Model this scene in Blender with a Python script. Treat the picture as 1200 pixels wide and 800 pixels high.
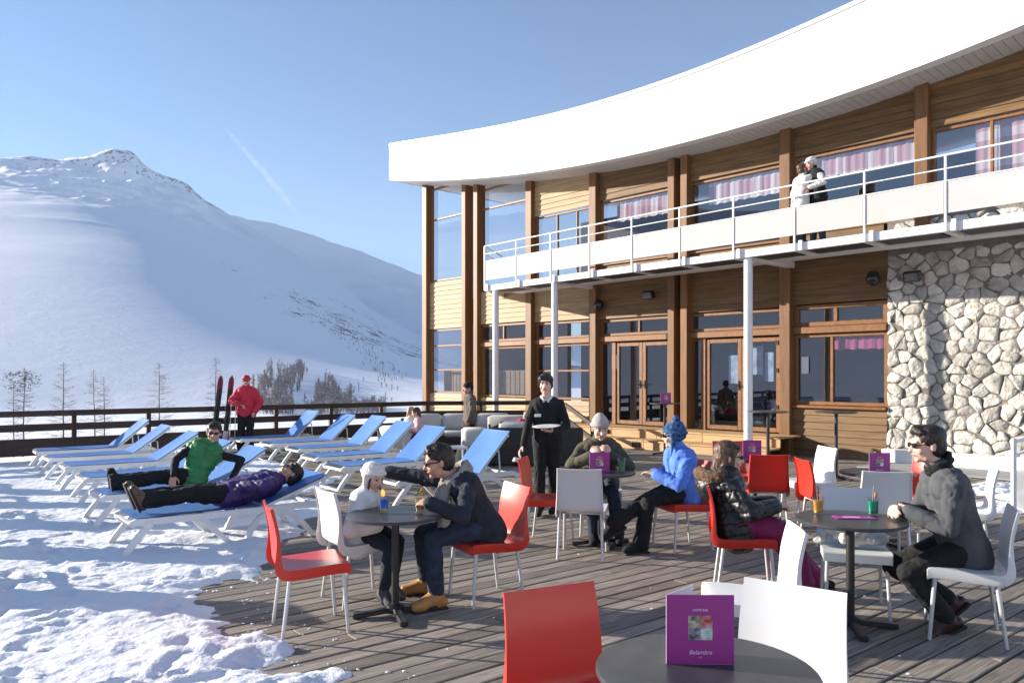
import bpy, math, random
import numpy as np
from mathutils import Vector, Matrix, Quaternion
R = math.radians
rng = random.Random(7)
np.random.seed(7)
scene = bpy.context.scene
for o in list(bpy.data.objects): bpy.data.objects.remove(o)

# ------------------------------------------------------------------ camera, sky, sun, exposure
EYE = 1.68
cam = bpy.data.cameras.new('camera'); cam_o = bpy.data.objects.new('camera', cam)
scene.collection.objects.link(cam_o); scene.camera = cam_o
cam.sensor_width = 36.0; cam.lens = 27.0; cam.shift_y = 40 / 1200
cam.clip_start = 0.05; cam.clip_end = 30000
cam_o.location = (0, 0, EYE); cam_o.rotation_euler = (R(90), 0, 0)

SUN_EL = R(14.8)
SUN_TO = Vector((-1.0, 0.28, 0)).normalized()            # horizontal direction towards the sun
world = bpy.data.worlds.new('World'); scene.world = world; world.use_nodes = True
wn = world.node_tree.nodes; wl = world.node_tree.links
for n in list(wn): wn.remove(n)
sky = wn.new('ShaderNodeTexSky'); sky.sky_type = 'NISHITA'; sky.sun_disc = False
sky.sun_elevation = SUN_EL
sky.sun_rotation = math.atan2(SUN_TO.x, SUN_TO.y)
sky.altitude = 1900; sky.air_density = 1.0; sky.dust_density = 0.5; sky.ozone_density = 3.2
bg = wn.new('ShaderNodeBackground'); bg.inputs['Strength'].default_value = 0.077
wo = wn.new('ShaderNodeOutputWorld')
wl.new(sky.outputs[0], bg.inputs[0]); wl.new(bg.outputs[0], wo.inputs[0])

sun = bpy.data.lights.new('sun', 'SUN'); sun_o = bpy.data.objects.new('sun', sun)
scene.collection.objects.link(sun_o)
sun.energy = 5.0; sun.angle = R(0.55); sun.color = (1.0, 0.92, 0.80)
sd = Vector((-SUN_TO.x * math.cos(SUN_EL), -SUN_TO.y * math.cos(SUN_EL), -math.sin(SUN_EL)))
sun_o.rotation_euler = sd.to_track_quat('-Z', 'Y').to_euler(); sun_o.location = (-30, 5, 20)

vs = scene.view_settings
vs.view_transform = 'Standard'; vs.look = 'None'; vs.gamma = 1.0; vs.use_curve_mapping = False
vs.exposure = 1.5
scene.render.engine = 'CYCLES'
scene.cycles.use_denoising = True
scene.cycles.max_bounces = 8; scene.cycles.diffuse_bounces = 3; scene.cycles.glossy_bounces = 3
scene.cycles.transparent_max_bounces = 12; scene.cycles.transmission_bounces = 4
scene.cycles.caustics_reflective = False; scene.cycles.caustics_refractive = False
scene.cycles.sample_clamp_indirect = 6

# ------------------------------------------------------------------ frames of reference
U = Vector((0.785, 0.620, 0)).normalized()     # along the deck boards and the fence
V = Vector((U.y, -U.x, 0))                     # across the boards, towards the viewer's side
UA = math.atan2(U.y, U.x)
F = 900.0
def ground(px, py, z=0.0):                     # point at height z seen at a place of the photograph (1200 x 800)
    y = F * (EYE - z) / (py - 440.0)
    return Vector(((px - 600.0) / F * y, y, z))
def at(px, y, z=0.0):
    return Vector(((px - 600.0) / F * y, y, z))

# ------------------------------------------------------------------ noise
def _hash(ix, iy, iz, seed):
    h = (ix * 374761393 + iy * 668265263 + iz * 2147483647 + seed * 1274126177) & 0xFFFFFFFF
    h = ((h ^ (h >> 13)) * 1274126177) & 0xFFFFFFFF
    return ((h ^ (h >> 16)) & 0xFFFF) / 65535.0
def vnoise(p, seed=0):
    p = np.asarray(p, dtype=np.float64); i = np.floor(p).astype(np.int64); f = p - i
    f = f * f * (3 - 2 * f); r = 0
    for dx in (0, 1):
        wx = f[:, 0] if dx else 1 - f[:, 0]
        for dy in (0, 1):
            wy = f[:, 1] if dy else 1 - f[:, 1]
            for dz in (0, 1):
                wz = f[:, 2] if dz else 1 - f[:, 2]
                r = r + wx * wy * wz * _hash(i[:, 0] + dx, i[:, 1] + dy, i[:, 2] + dz, seed)
    return r * 2 - 1
def fbm(p, octaves=4, seed=0, gain=0.5):
    p = np.asarray(p, dtype=np.float64); a = 1.0; r = 0
    for k in range(octaves):
        r = r + a * vnoise(p * (2.03 ** k) + 17.3 * k, seed + k); a *= gain
    return r

# ------------------------------------------------------------------ objects
col = scene.collection
def link(o, parent=None):
    col.objects.link(o)
    if parent is not None: o.parent = parent
    return o
def thing(name, label, cat, loc=(0, 0, 0), rz=0.0, group=None, kind=None):
    o = link(bpy.data.objects.new(name, None)); o.empty_display_size = 0.1
    o.location = loc; o.rotation_euler = (0, 0, rz)
    return tag(o, label, cat, group, kind)
def tag(o, label=None, cat=None, group=None, kind=None):
    if label: o['label'] = label
    if cat: o['category'] = cat
    if group: o['group'] = group
    if kind: o['kind'] = kind
    return o
def copy_tree(o, parent=None):
    c = o.copy(); link(c, parent)
    for ch in list(o.children): copy_tree(ch, c)
    return c

class MB:
    """collects shapes and links them as one mesh object"""
    def __init__(s): s.v = []; s.f = []; s.m = []; s.cur = 0
    def add(s, vs_, fs):
        b = len(s.v); s.v += [tuple(p) for p in vs_]; s.f += [tuple(b + i for i in f) for f in fs]; s.m += [s.cur] * len(fs)
        return s
    def box(s, c, d, rot=None):
        hx, hy, hz = d[0] / 2, d[1] / 2, d[2] / 2
        pts = [Vector((x * hx, y * hy, z * hz)) for z in (-1, 1) for (x, y) in ((-1, -1), (1, -1), (1, 1), (-1, 1))]
        if rot is not None: pts = [rot @ p for p in pts]
        c = Vector(c)
        return s.add([p + c for p in pts], [(3, 2, 1, 0), (4, 5, 6, 7), (0, 1, 5, 4), (1, 2, 6, 5), (2, 3, 7, 6), (3, 0, 4, 7)])
    def bbox(s, c, d, b=0.006, rot=None):
        """box with chamfered edges"""
        hx, hy, hz = d[0] / 2, d[1] / 2, d[2] / 2; b = min(b, hx * .9, hy * .9, hz * .9)
        rings = []
        for (z, i) in ((-hz, b), (-hz + b, 0), (hz - b, 0), (hz, b)):
            x, y = hx - i, hy - i; k = b
            rings.append([Vector(q) for q in ((-x + k, -y, z), (x - k, -y, z), (x, -y + k, z), (x, y - k, z), (x - k, y, z), (-x + k, y, z), (-x, y - k, z), (-x, -y + k, z))])
        pts = [p for r_ in rings for p in r_]
        if rot is not None: pts = [rot @ p for p in pts]
        c = Vector(c); fs = [tuple(range(7, -1, -1)), tuple(range(24, 32))]
        for k in range(3):
            for i in range(8):
                j = (i + 1) % 8; fs.append((k * 8 + i, k * 8 + j, k * 8 + 8 + j, k * 8 + 8 + i))
        return s.add([p + c for p in pts], fs)
    def beam(s, a, b, w, h, up=(0, 0, 1), bev=0.0):
        """rectangular bar from a to b; w across, h along up"""
        a, b = Vector(a), Vector(b); d = b - a; L = d.length; d.normalize()
        up = Vector(up); x = d.cross(up).normalized(); z = x.cross(d).normalized()
        rot = Matrix((d, -x, z)).transposed()
        return (s.bbox((a + b) / 2, (L, w, h), bev, rot) if bev else s.box((a + b) / 2, (L, w, h), rot))
    def tube(s, pts, r, n=8, caps=True):
        pts = [Vector(p) for p in pts]; rs = r if isinstance(r, (list, tuple)) else [r] * len(pts)
        base = len(s.v); ref = None
        for k, p in enumerate(pts):
            d = (pts[min(k + 1, len(pts) - 1)] - pts[max(k - 1, 0)]).normalized()
            if ref is None:
                ref = Vector((0, 0, 1)) if abs(d.z) < .9 else Vector((1, 0, 0))
            x = d.cross(ref).normalized(); ref = x.cross(d).normalized()
            for i in range(n):
                a = 2 * math.pi * i / n
                s.v.append(tuple(p + (x * math.cos(a) + ref * math.sin(a)) * rs[k]))
        for k in range(len(pts) - 1):
            for i in range(n):
                j = (i + 1) % n
                s.f.append((base + k * n + j, base + k * n + i, base + (k + 1) * n + i, base + (k + 1) * n + j)); s.m.append(s.cur)
        if caps:
            s.f.append(tuple(base + i for i in range(n))); s.m.append(s.cur)
            e = base + (len(pts) - 1) * n
            s.f.append(tuple(e + i for i in range(n - 1, -1, -1))); s.m.append(s.cur)
        return s
    def lathe(s, prof, n=24, c=(0, 0, 0), caps=True):
        base = len(s.v); c = Vector(c)
        for (r, z) in prof:
            for i in range(n):
                a = 2 * math.pi * i / n; s.v.append((c.x + r * math.cos(a), c.y + r * math.sin(a), c.z + z))
        for k in range(len(prof) - 1):
            for i in range(n):
                j = (i + 1) % n
                s.f.append((base + k * n + i, base + k * n + j, base + (k + 1) * n + j, base + (k + 1) * n + i)); s.m.append(s.cur)
        if caps:
            s.f.append(tuple(base + i for i in range(n - 1, -1, -1))); s.m.append(s.cur)
            e = base + (len(prof) - 1) * n
            s.f.append(tuple(e + i for i in range(n))); s.m.append(s.cur)
        return s
    def ball(s, c, r, n=12, m=8, rot=None):
        """ellipsoid; r a number or three radii"""
        c = Vector(c); r = (r, r, r) if not isinstance(r, (tuple, list)) else r
        vs_ = []
        for k in range(m + 1):
            t = math.pi * k / m
            for i in range(n):
                a = 2 * math.pi * i / n
                p = Vector((r[0] * math.sin(t) * math.cos(a), r[1] * math.sin(t) * math.sin(a), -r[2] * math.cos(t)))
                if rot is not None: p = rot @ p
                vs_.append(c + p)
        fs = []
        for k in range(m):
            for i in range(n):
                j = (i + 1) % n
                q = (k * n + i, k * n + j, (k + 1) * n + j, (k + 1) * n + i)
                if k == 0: q = (k * n, (k + 1) * n + j, (k + 1) * n + i)
                if k == m - 1: q = (k * n + i, k * n + j, (k + 1) * n)
                fs.append(q)
        return s.add(vs_, fs)
    def cone(s, a, ra, b, rb, n=10, m=4):
        """rounded cone (capsule with two radii)"""
        a, b = Vector(a), Vector(b); d = b - a; L = d.length
        d = d / L if L > 1e-6 else Vector((0, 0, 1))
        q = Vector((0, 0, 1)).rotation_difference(d); rings = []
        for k in range(m + 1):
            t = math.pi / 2 * k / m; rings.append((ra * math.sin(t), -ra * math.cos(t)))
        for k in range(m + 1):
            t = math.pi / 2 * k / m; rings.append((rb * math.cos(t), L + rb * math.sin(t)))
        vs_ = []
        for (rr, z) in rings:
            for i in range(n):
                t = 2 * math.pi * i / n
                vs_.append(a + q @ Vector((max(rr, 1e-5) * math.cos(t), max(rr, 1e-5) * math.sin(t), z)))
        fs = [(k * n + i, k * n + (i + 1) % n, (k + 1) * n + (i + 1) % n, (k + 1) * n + i) for k in range(len(rings) - 1) for i in range(n)]
        fs += [tuple(range(n - 1, -1, -1)), tuple((len(rings) - 1) * n + i for i in range(n))]
        return s.add(vs_, fs)
    def prism(s, poly, z0, z1):
        n = len(poly)
        vs_ = [(p[0], p[1], z0) for p in poly] + [(p[0], p[1], z1) for p in poly]
        fs = [tuple(range(n - 1, -1, -1)), tuple(range(n, 2 * n))] + [(i, (i + 1) % n, n + (i + 1) % n, n + i) for i in range(n)]
        return s.add(vs_, fs)
    def mesh(s, name, mats, smooth=False):
        me = bpy.data.meshes.new(name); me.from_pydata(s.v, [], s.f)
        mats = mats if isinstance(mats, (list, tuple)) else [mats]
        for mt in mats: me.materials.append(mt)
        if len(mats) > 1: me.polygons.foreach_set('material_index', s.m)
        if smooth: me.polygons.foreach_set('use_smooth', [True] * len(me.polygons))
        me.update(); return me
    def build(s, name, mats, parent=None, smooth=False, loc=None):
        o = bpy.data.objects.new(name, s.mesh(name, mats, smooth)); link(o, parent)
        if loc is not None: o.location = loc
        if smooth == 'auto': pass
        return o
def smooth_by_angle(o, deg=40):
    me = o.data
    me.polygons.foreach_set('use_smooth', [True] * len(me.polygons))
    try: me.set_sharp_from_angle(angle=R(deg))
    except Exception: pass
    return o

# ------------------------------------------------------------------ materials
def rgb(c): return (c[0], c[1], c[2], 1.0)
def mat(name, c, rough=0.6, var=0.12, vs_=6.0, bump=0.0, bs=40.0, metal=0.0, spec=0.5, stretch=(1, 1, 1), tint=None, objvar=0.0, detail=5.0, bdist=0.01, coat=0.0, sheen=0.0, sub=0.0):
    m = bpy.data.materials.new(name); m.use_nodes = True
    nt = m.node_tree; N = nt.nodes; Lk = nt.links
    b = N['Principled BSDF']; b.inputs['Roughness'].default_value = rough
    b.inputs['Metallic'].default_value = metal; b.inputs['Specular IOR Level'].default_value = spec
    b.inputs['Coat Weight'].default_value = coat; b.inputs['Sheen Weight'].default_value = sheen
    if sub: b.inputs['Subsurface Weight'].default_value = sub; b.inputs['Subsurface Radius'].default_value = (0.02, 0.01, 0.005)
    tc = N.new('ShaderNodeTexCoord'); mp = N.new('ShaderNodeMapping'); mp.inputs['Scale'].default_value = stretch
    Lk.new(tc.outputs['Object'], mp.inputs['Vector'])
    info = N.new('ShaderNodeObjectInfo')
    add = N.new('ShaderNodeVectorMath'); add.operation = 'ADD'
    sc_ = N.new('ShaderNodeVectorMath'); sc_.operation = 'SCALE'; sc_.inputs['Scale'].default_value = 37.0
    cmb = N.new('ShaderNodeCombineXYZ')
    for k in range(3): Lk.new(info.outputs['Random'], cmb.inputs[k])
    Lk.new(cmb.outputs[0], sc_.inputs[0]); Lk.new(mp.outputs[0], add.inputs[0]); Lk.new(sc_.outputs[0], add.inputs[1])
    nz = N.new('ShaderNodeTexNoise'); nz.inputs['Scale'].default_value = vs_; nz.inputs['Detail'].default_value = detail
    Lk.new(add.outputs[0], nz.inputs['Vector'])
    rp = N.new('ShaderNodeValToRGB')
    lo = tuple(max(0, x * (1 - var)) for x in c); hi = tuple(min(1, x * (1 + var)) for x in c)
    if tint: lo = tint
    rp.color_ramp.elements[0].position = 0.32; rp.color_ramp.elements[1].position = 0.68
    rp.color_ramp.elements[0].color = rgb(lo); rp.color_ramp.elements[1].color = rgb(hi)
    Lk.new(nz.outputs['Fac'], rp.inputs[0]); out = rp.outputs[0]
    if objvar:
        hs = N.new('ShaderNodeHueSaturation'); mr = N.new('ShaderNodeMapRange')
        mr.inputs['To Min'].default_value = 1 - objvar; mr.inputs['To Max'].default_value = 1 + objvar
        Lk.new(info.outputs['Random'], mr.inputs['Value']); Lk.new(mr.outputs[0], hs.inputs['Value'])
        Lk.new(out, hs.inputs['Color']); out = hs.outputs[0]
    Lk.new(out, b.inputs['Base Color'])
    if bump:
        n2 = N.new('ShaderNodeTexNoise'); n2.inputs['Scale'].default_value = bs; n2.inputs['Detail'].default_value = 6
        Lk.new(add.outputs[0], n2.inputs['Vector'])
        bp = N.new('ShaderNodeBump'); bp.inputs['Strength'].default_value = bump; bp.inputs['Distance'].default_value = bdist
        Lk.new(n2.outputs['Fac'], bp.inputs['Height']); Lk.new(bp.outputs[0], b.inputs['Normal'])
    return m
M = {}
M['plank'] = mat('weathered_deck_wood', (0.35, 0.295, 0.24), 0.75, 0.0, 5, 0.5, 9, stretch=(0.7, 14, 6), tint=(0.15, 0.126, 0.104), objvar=0.28, bdist=0.006)
M['under'] = mat('deck_underside', (0.02, 0.018, 0.016), 0.9)
M['snow'] = mat('snow', (0.84, 0.85, 0.87), 0.65, 0.03, 1.5, 0.55, 16, bdist=0.03, spec=0.3)
M['snow_far'] = None
M['larch_pale'] = mat('pale_larch_siding', (0.44, 0.30, 0.165), 0.65, 0.2, 3, 0.25, 12, stretch=(0.6, 8, 8), objvar=0.12, bdist=0.004)  # paler larch for the first three bays
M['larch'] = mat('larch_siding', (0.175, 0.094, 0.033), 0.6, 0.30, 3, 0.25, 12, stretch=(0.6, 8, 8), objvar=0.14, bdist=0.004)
M['post'] = mat('stained_post_wood', (0.19, 0.084, 0.024), 0.55, 0.25, 3, 0.2, 10, stretch=(7, 7, 0.5), objvar=0.1, bdist=0.004)
M['frame'] = mat('window_frame_wood', (0.225, 0.095, 0.029), 0.5, 0.2, 4, 0.15, 14, stretch=(3, 3, 3), objvar=0.1, bdist=0.003)
M['darkwood'] = mat('dark_fence_wood', (0.045, 0.026, 0.019), 0.7, 0.3, 4, 0.3, 12, stretch=(0.6, 6, 6), objvar=0.2, bdist=0.004)
M['white_wall'] = mat('white_render', (0.80, 0.79, 0.77), 0.7, 0.03, 1.2, 0.08, 60, bdist=0.003)
M['white_metal'] = mat('white_painted_metal', (0.78, 0.78, 0.78), 0.35, 0.03, 3)
M['soffit'] = mat('pale_soffit_boards', (0.60, 0.57, 0.53), 0.7, 0.06, 2)
M['dark_grate'] = mat('dark_grating', (0.035, 0.035, 0.04), 0.6)
M['stone'] = mat('limestone', (0.50, 0.47, 0.42), 0.9, 0.28, 5, 1.0, 11, objvar=0.27, bdist=0.05)
M['mortar'] = mat('mortar', (0.20, 0.18, 0.155), 0.95, 0.2, 6, 0.8, 25, bdist=0.02)
M['red'] = mat('red_plastic', (0.62, 0.036, 0.022), 0.34, 0.03, 3, spec=0.5, bump=0.03, bs=300, bdist=0.001)
M['white_plastic'] = mat('white_plastic', (0.74, 0.74, 0.73), 0.38, 0.02, 3, bump=0.03, bs=300, bdist=0.001)
M['leg'] = mat('satin_aluminium', (0.62, 0.62, 0.62), 0.4, 0.04, 8, metal=0.35)
M['black_metal'] = mat('black_metal', (0.018, 0.018, 0.02), 0.4, 0.1, 8)
M['table_top'] = mat('slate_laminate', (0.048, 0.049, 0.053), 0.33, 0.25, 9, 0.05, 40, bdist=0.002)
M['sling'] = mat('blue_sling', (0.085, 0.21, 0.52), 0.45, 0.08, 3, 0.15, 400, bdist=0.001)
M['resin'] = mat('white_resin', (0.76, 0.76, 0.74), 0.4, 0.04, 5)
M['purple'] = mat('purple_card', (0.37, 0.034, 0.25), 0.4, 0.04, 3)
M['paper'] = mat('white_paper', (0.82, 0.82, 0.80), 0.6, 0.02)
M['skin'] = mat('skin', (0.56, 0.31, 0.215), 0.5, 0.06, 12, sub=0.08)
M['skin_light'] = mat('fair_skin', (0.68, 0.42, 0.32), 0.5, 0.05, 12, sub=0.08)
M['black_plastic'] = mat('black_plastic', (0.012, 0.012, 0.013), 0.2, 0.05)
M['wicker'] = mat('dark_wicker', (0.028, 0.024, 0.022), 0.6, 0.5, 60, 0.8, 90, bdist=0.008)
M['cushion'] = mat('beige_cushion', (0.56, 0.53, 0.48), 0.9, 0.06, 5, 0.2, 200, bdist=0.002)
M['dark_cloth'] = mat('black_cloth', (0.012, 0.012, 0.014), 0.9, 0.2, 10, 0.25, 60, bdist=0.006)
def fabric(name, c, rough=0.9, var=0.15, bump=0.55, bs=30, bdist=0.010, sheen=0.0, vs_=9): return mat(name, c, rough, var, vs_, bump, bs, bdist=bdist, sheen=sheen)
# ================================================================== terrain and mountains
def phi(px): return math.atan((px - 600) / F)
def table(tab):
    a = np.array([phi(p) for p, _ in tab]); e = np.array([(440 - y) / F * math.cos(phi(p)) for p, y in tab])
    return a, e
RA, RE = table([(-900, 105), (-500, 165), (-300, 205), (-150, 190), (-60, 192), (0, 180), (30, 180), (60, 183), (85, 181), (105, 179), (122, 174), (137, 171), (150, 174), (160, 180), (172, 193), (190, 203), (208, 208), (222, 215), (236, 227), (252, 238), (270, 250), (300, 267), (330, 285), (380, 318), (440, 366), (500, 410), (560, 432), (700, 440), (1000, 430), (1500, 400), (2600, 380)])  # leftmost points, out of view, are raised to block bright low sky
BA, BE = table([(100, 300), (200, 262), (250, 249), (275, 252), (300, 257), (320, 261), (345, 268), (370, 276), (400, 287), (425, 293), (445, 301), (470, 311), (497, 323), (540, 345), (620, 382), (700, 398), (900, 410), (1300, 400)])
NEAR_R = np.array([0, 22, 35, 60, 150, 240, 300, 340]); NEAR_Z = np.array([-0.7, -0.9, -1.6, -3.6, -9.5, -13, -14, -12.5])
def ridge_elev(a):
    inside = np.interp(a, RA, RE)
    wide = 0.19 + 0.025 * np.sin(3 * a + 1.2) + 0.02 * np.sin(7 * a)  # unseen surrounding ridge, raised to cut the bright horizon sky near the sun
    w = np.clip((np.abs(a) - 1.0) / 0.35, 0, 1)
    return inside * (1 - w) + wide * w
GA = np.linspace(-math.pi, math.pi, 12001)
def blurred(sig):
    q = np.arange(-int(3 * sig / (GA[1] - GA[0])), int(3 * sig / (GA[1] - GA[0])) + 1) * (GA[1] - GA[0]); w = np.exp(-(q / sig) ** 2 / 2); w /= w.sum()
    e = ridge_elev(GA); n = len(q) // 2; return np.convolve(np.concatenate([e[-n - 1:-1], e, e[1:n + 1]]), w, 'valid')
G_SHARP, G_SOFT = blurred(.004), blurred(.11)
def terrain_z(r, a):
    r = np.asarray(r, float); a = np.asarray(a, float)
    RR = 2600.0
    z = np.interp(r, NEAR_R, NEAR_Z)
    t = np.clip((r - 340) / (RR - 340), 0, 1)
    k_ = np.clip((r - 1700) / (RR - 1700), 0, 1) ** 2.5
    top = (np.interp(a, GA, G_SHARP) * k_ + np.interp(a, GA, G_SOFT) * (1 - k_)) * RR
    up = -12.5 + (top + 12.5) * (0.85 * t + 0.15 * t ** 2)
    z = np.where(r > 340, up, z)
    z = np.where(r > RR, top - (r - RR) * 0.45, z)
    x, y = r * np.sin(a), r * np.cos(a)
    p = np.stack([x, y, 0 * x], 1)
    am = np.clip((r - 500) / 900, 0, 1)
    fade = 1 - 0.75 * np.exp(-((r - RR) / 140) ** 2)
    z = z + am * fade * (4.5 * fbm(p / 520, 4, 3) - 4 * np.abs(fbm(p / 330 + 9, 3, 8)))
    pk = np.exp(-((a - phi(140)) / 0.13) ** 2) * np.clip((r - 1500) / 900, 0, 1)
    z = z - pk * 42 * np.abs(fbm(p / 120, 4, 11)) * np.where(r < RR - 60, 1, 0.35)
    z = z + am * 0.45 * fbm(p / 38, 3, 5) * (0.4 + 3 * pk)
    z = z + np.clip((r - 25) / 60, 0, 1) * 0.5 * fbm(p / 22, 3, 21) * np.clip((420 - r) / 200, 0, 1)
    return z
def polar_mesh(name, angs, rads, zf, m):
    A, Rr = np.meshgrid(angs, rads); a = A.ravel(); r = Rr.ravel()
    z = zf(r, a); vs_ = np.stack([r * np.sin(a), r * np.cos(a), z], 1)
    na, nr = len(angs), len(rads)
    i = np.arange(nr - 1)[:, None] * na + np.arange(na - 1)[None, :]; i = i.ravel()
    fs = np.stack([i, i + 1, i + na + 1, i + na], 1)
    me = bpy.data.meshes.new(name); me.from_pydata(vs_.tolist(), [], fs.tolist())
    me.materials.append(m); me.polygons.foreach_set('use_smooth', [True] * len(me.polygons)); me.update()
    o = bpy.data.objects.new(name, me); link(o); o['kind'] = 'structure'; return o
def mountain_material():
    m = bpy.data.materials.new('mountain_snow'); m.use_nodes = True; N = m.node_tree.nodes; Lk = m.node_tree.links
    b = N['Principled BSDF']; b.inputs['Roughness'].default_value = 0.8; b.inputs['Specular IOR Level'].default_value = 0.15
    g = N.new('ShaderNodeNewGeometry')
    def noise(scale, detail=6, rough=0.6, dist=0.0, vec=None):
        n = N.new('ShaderNodeTexNoise'); n.inputs['Scale'].default_value = scale; n.inputs['Detail'].default_value = detail
        n.inputs['Roughness'].default_value = rough; n.inputs['Distortion'].default_value = dist
        Lk.new(vec or g.outputs['Position'], n.inputs['Vector']); return n.outputs['Fac']
    def math_(op, a, b_=None, clamp=False):
        n = N.new('ShaderNodeMath'); n.operation = op; n.use_clamp = clamp
        for k, x in enumerate((a, b_)):
            if x is None: continue
            if isinstance(x, (int, float)): n.inputs[k].default_value = x
            else: Lk.new(x, n.inputs[k])
        return n.outputs[0]
    def near(c, rad):
        d = N.new('ShaderNodeVectorMath'); d.operation = 'DISTANCE'; Lk.new(g.outputs['Position'], d.inputs[0]); d.inputs[1].default_value = c
        mr = N.new('ShaderNodeMapRange'); mr.inputs['From Min'].default_value = rad; mr.inputs['From Max'].default_value = rad * 0.25; mr.clamp = True
        Lk.new(d.outputs['Value'], mr.inputs['Value']); return mr.outputs[0]
    def P(px, py, y): return ((px - 600) / F * y, y, EYE + (440 - py) / F * y)
    spots = [(P(150, 180, 2400), 380, .215), (P(60, 205, 2250), 260, .15), (P(235, 215, 2400), 200, .18), (P(425, 405, 1150), 300, .165), (P(445, 435, 900), 230, .18), (P(400, 390, 1500), 250, .14), (P(100, 225, 2000), 200, .1)]
    acc = None
    for c, rad, w in spots:
        v = math_('MULTIPLY', near(c, rad), w); acc = v if acc is None else math_('MAXIMUM', acc, v)
    mp = N.new('ShaderNodeMapping'); mp.inputs['Scale'].default_value = (1.2, 0.8, 1.0); Lk.new(g.outputs['Position'], mp.inputs['Vector'])
    thr = math_('ADD', noise(0.055, 10, 0.68, 0.5, mp.outputs[0]), acc)
    thr = math_('ADD', thr, math_('MULTIPLY', noise(0.0035, 3), 0.10))
    mr = N.new('ShaderNodeMapRange'); mr.inputs['From Min'].default_value = 0.735; mr.inputs['From Max'].default_value = 0.79
    Lk.new(thr, mr.inputs['Value'])
    mx = N.new('ShaderNodeMix'); mx.data_type = 'RGBA'
    mx.inputs['A'].default_value = (0.92, 0.92, 0.94, 1); mx.inputs['B'].default_value = (0.13, 0.12, 0.125, 1)
    Lk.new(mr.outputs[0], mx.inputs['Factor']); Lk.new(mx.outputs['Result'], b.inputs['Base Color'])
    bp = N.new('ShaderNodeBump'); bp.inputs['Strength'].default_value = 0.22; bp.inputs['Distance'].default_value = 3.0
    Lk.new(noise(0.045, 10, 0.72, 0.4), bp.inputs['Height']); Lk.new(bp.outputs[0], b.inputs['Normal'])
    return m
M['mountain'] = mountain_material()
angs = np.concatenate([np.linspace(-math.pi, -0.78, 110)[:-1], np.linspace(-0.78, 0.05, 430)[:-1], np.linspace(0.05, math.pi, 150)])
rads = np.concatenate([[0, 10, 18, 24, 30, 37, 45], np.geomspace(55, 800, 75), np.linspace(820, 2750, 165), [3000, 3500, 4200]])
polar_mesh('snowy_mountain', angs, rads, terrain_z, M['mountain'])
def far_z(r, a):
    RR = 4300.0; e = np.interp(a, BA, BE)
    t = np.clip((r - 2400) / (RR - 2400), 0, 1); top = e * RR
    z = 60 + (top - 60) * t ** 1.1; z = np.where(r > RR, top - (r - RR) * 0.4, z)
    p = np.stack([r * np.sin(a), r * np.cos(a), 0 * r], 1)
    fade = 1 - 0.8 * np.exp(-((r - RR) / 200) ** 2)
    return z + fade * (30 * fbm(p / 600, 4, 31) - 25 * np.abs(fbm(p / 380, 3, 35))) + 5 * fbm(p / 70, 3, 39)
polar_mesh('distant_ridge', np.linspace(phi(60), phi(1300), 300), np.concatenate([np.linspace(2400, 4500, 90), [5200]]), far_z, M['mountain'])

# ---- trees beyond the fence
M['bark'] = mat('bare_bark', (0.075, 0.06, 0.05), 0.9, 0.3, 8)
M['twig'] = mat('bare_twigs', (0.25, 0.21, 0.18), 0.9, 0.3, 8)
M['needles'] = mat('dark_needles', (0.035, 0.042, 0.03), 0.9, 0.4, 6)
def bare_tree(px, topy, y, label, spread=1.0, seed=0, bushy=False):
    r = random.Random(seed); x = (px - 600) / F * y
    z0 = float(terrain_z([math.hypot(x, y)], [math.atan2(x, y)])[0]) - 0.25
    H = EYE + (440 - topy) / F * y - z0
    t = thing('larch_tree', label, 'tree', (x, y, z0), r.uniform(0, 6), 'bare trees beyond the fence')
    tr = MB(); pts = []
    lean = (r.uniform(-.03, .03), r.uniform(-.03, .03))
    for k in range(9):
        h = H * k / 8; pts.append((lean[0] * h + r.uniform(-.02, .02), lean[1] * h + r.uniform(-.02, .02), h))
    tr.tube(pts, [0.05 * (1 - k / 8.6) * H / 6 + 0.006 for k in range(9)], 6).build('trunk', M['bark'], t, True)
    c = MB()
    n = int(120 * H / 6)
    for k in range(n):
        f = r.uniform(0.22, 0.99); b = Vector((lean[0] * f * H, lean[1] * f * H, f * H))
        a = r.uniform(0, 2 * math.pi); L = spread * (1.25 * (1 - f) ** 0.75 + 0.12) * r.uniform(.6, 1.15) * H / 6
        d = Vector((math.cos(a), math.sin(a), r.uniform(-.15, .45)))
        e = b + d * L; mid = b + d * L * .5 + Vector((0, 0, -.04))
        c.tube([b, mid, e], [0.008, 0.0055, 0.0025], 3, False)
        for q in range(5):
            g = r.uniform(.3, 1); s0 = b.lerp(e, g); d2 = Vector((d.x + r.uniform(-.9, .9), d.y + r.uniform(-.9, .9), r.uniform(-.5, .5)))
            c.tube([s0, s0 + d2 * L * r.uniform(.15, .38)], [0.006, 0.003], 3, False)
    if bushy:
        for k in range(300):
            a = r.uniform(0, 6.283); rr = r.random() ** .5 * .95 * spread; h = H * (0.86 + .13 * r.uniform(-1, 1) * (1 - rr * .5))
            p = Vector((rr * math.cos(a) * 1.3, rr * math.sin(a), h)); d = Vector((r.uniform(-1, 1), r.uniform(-1, 1), r.uniform(-.4, .6))) * .16
            c.tube([p, p + d], [0.02, 0.006], 3, False)
    c.build('crown', M['needles'] if bushy else M['twig'], t)
bare_tree(27, 431, 46, 'bare tree with a dark matted crown at its top, beyond the fence', 0.8, 1, True)
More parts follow.
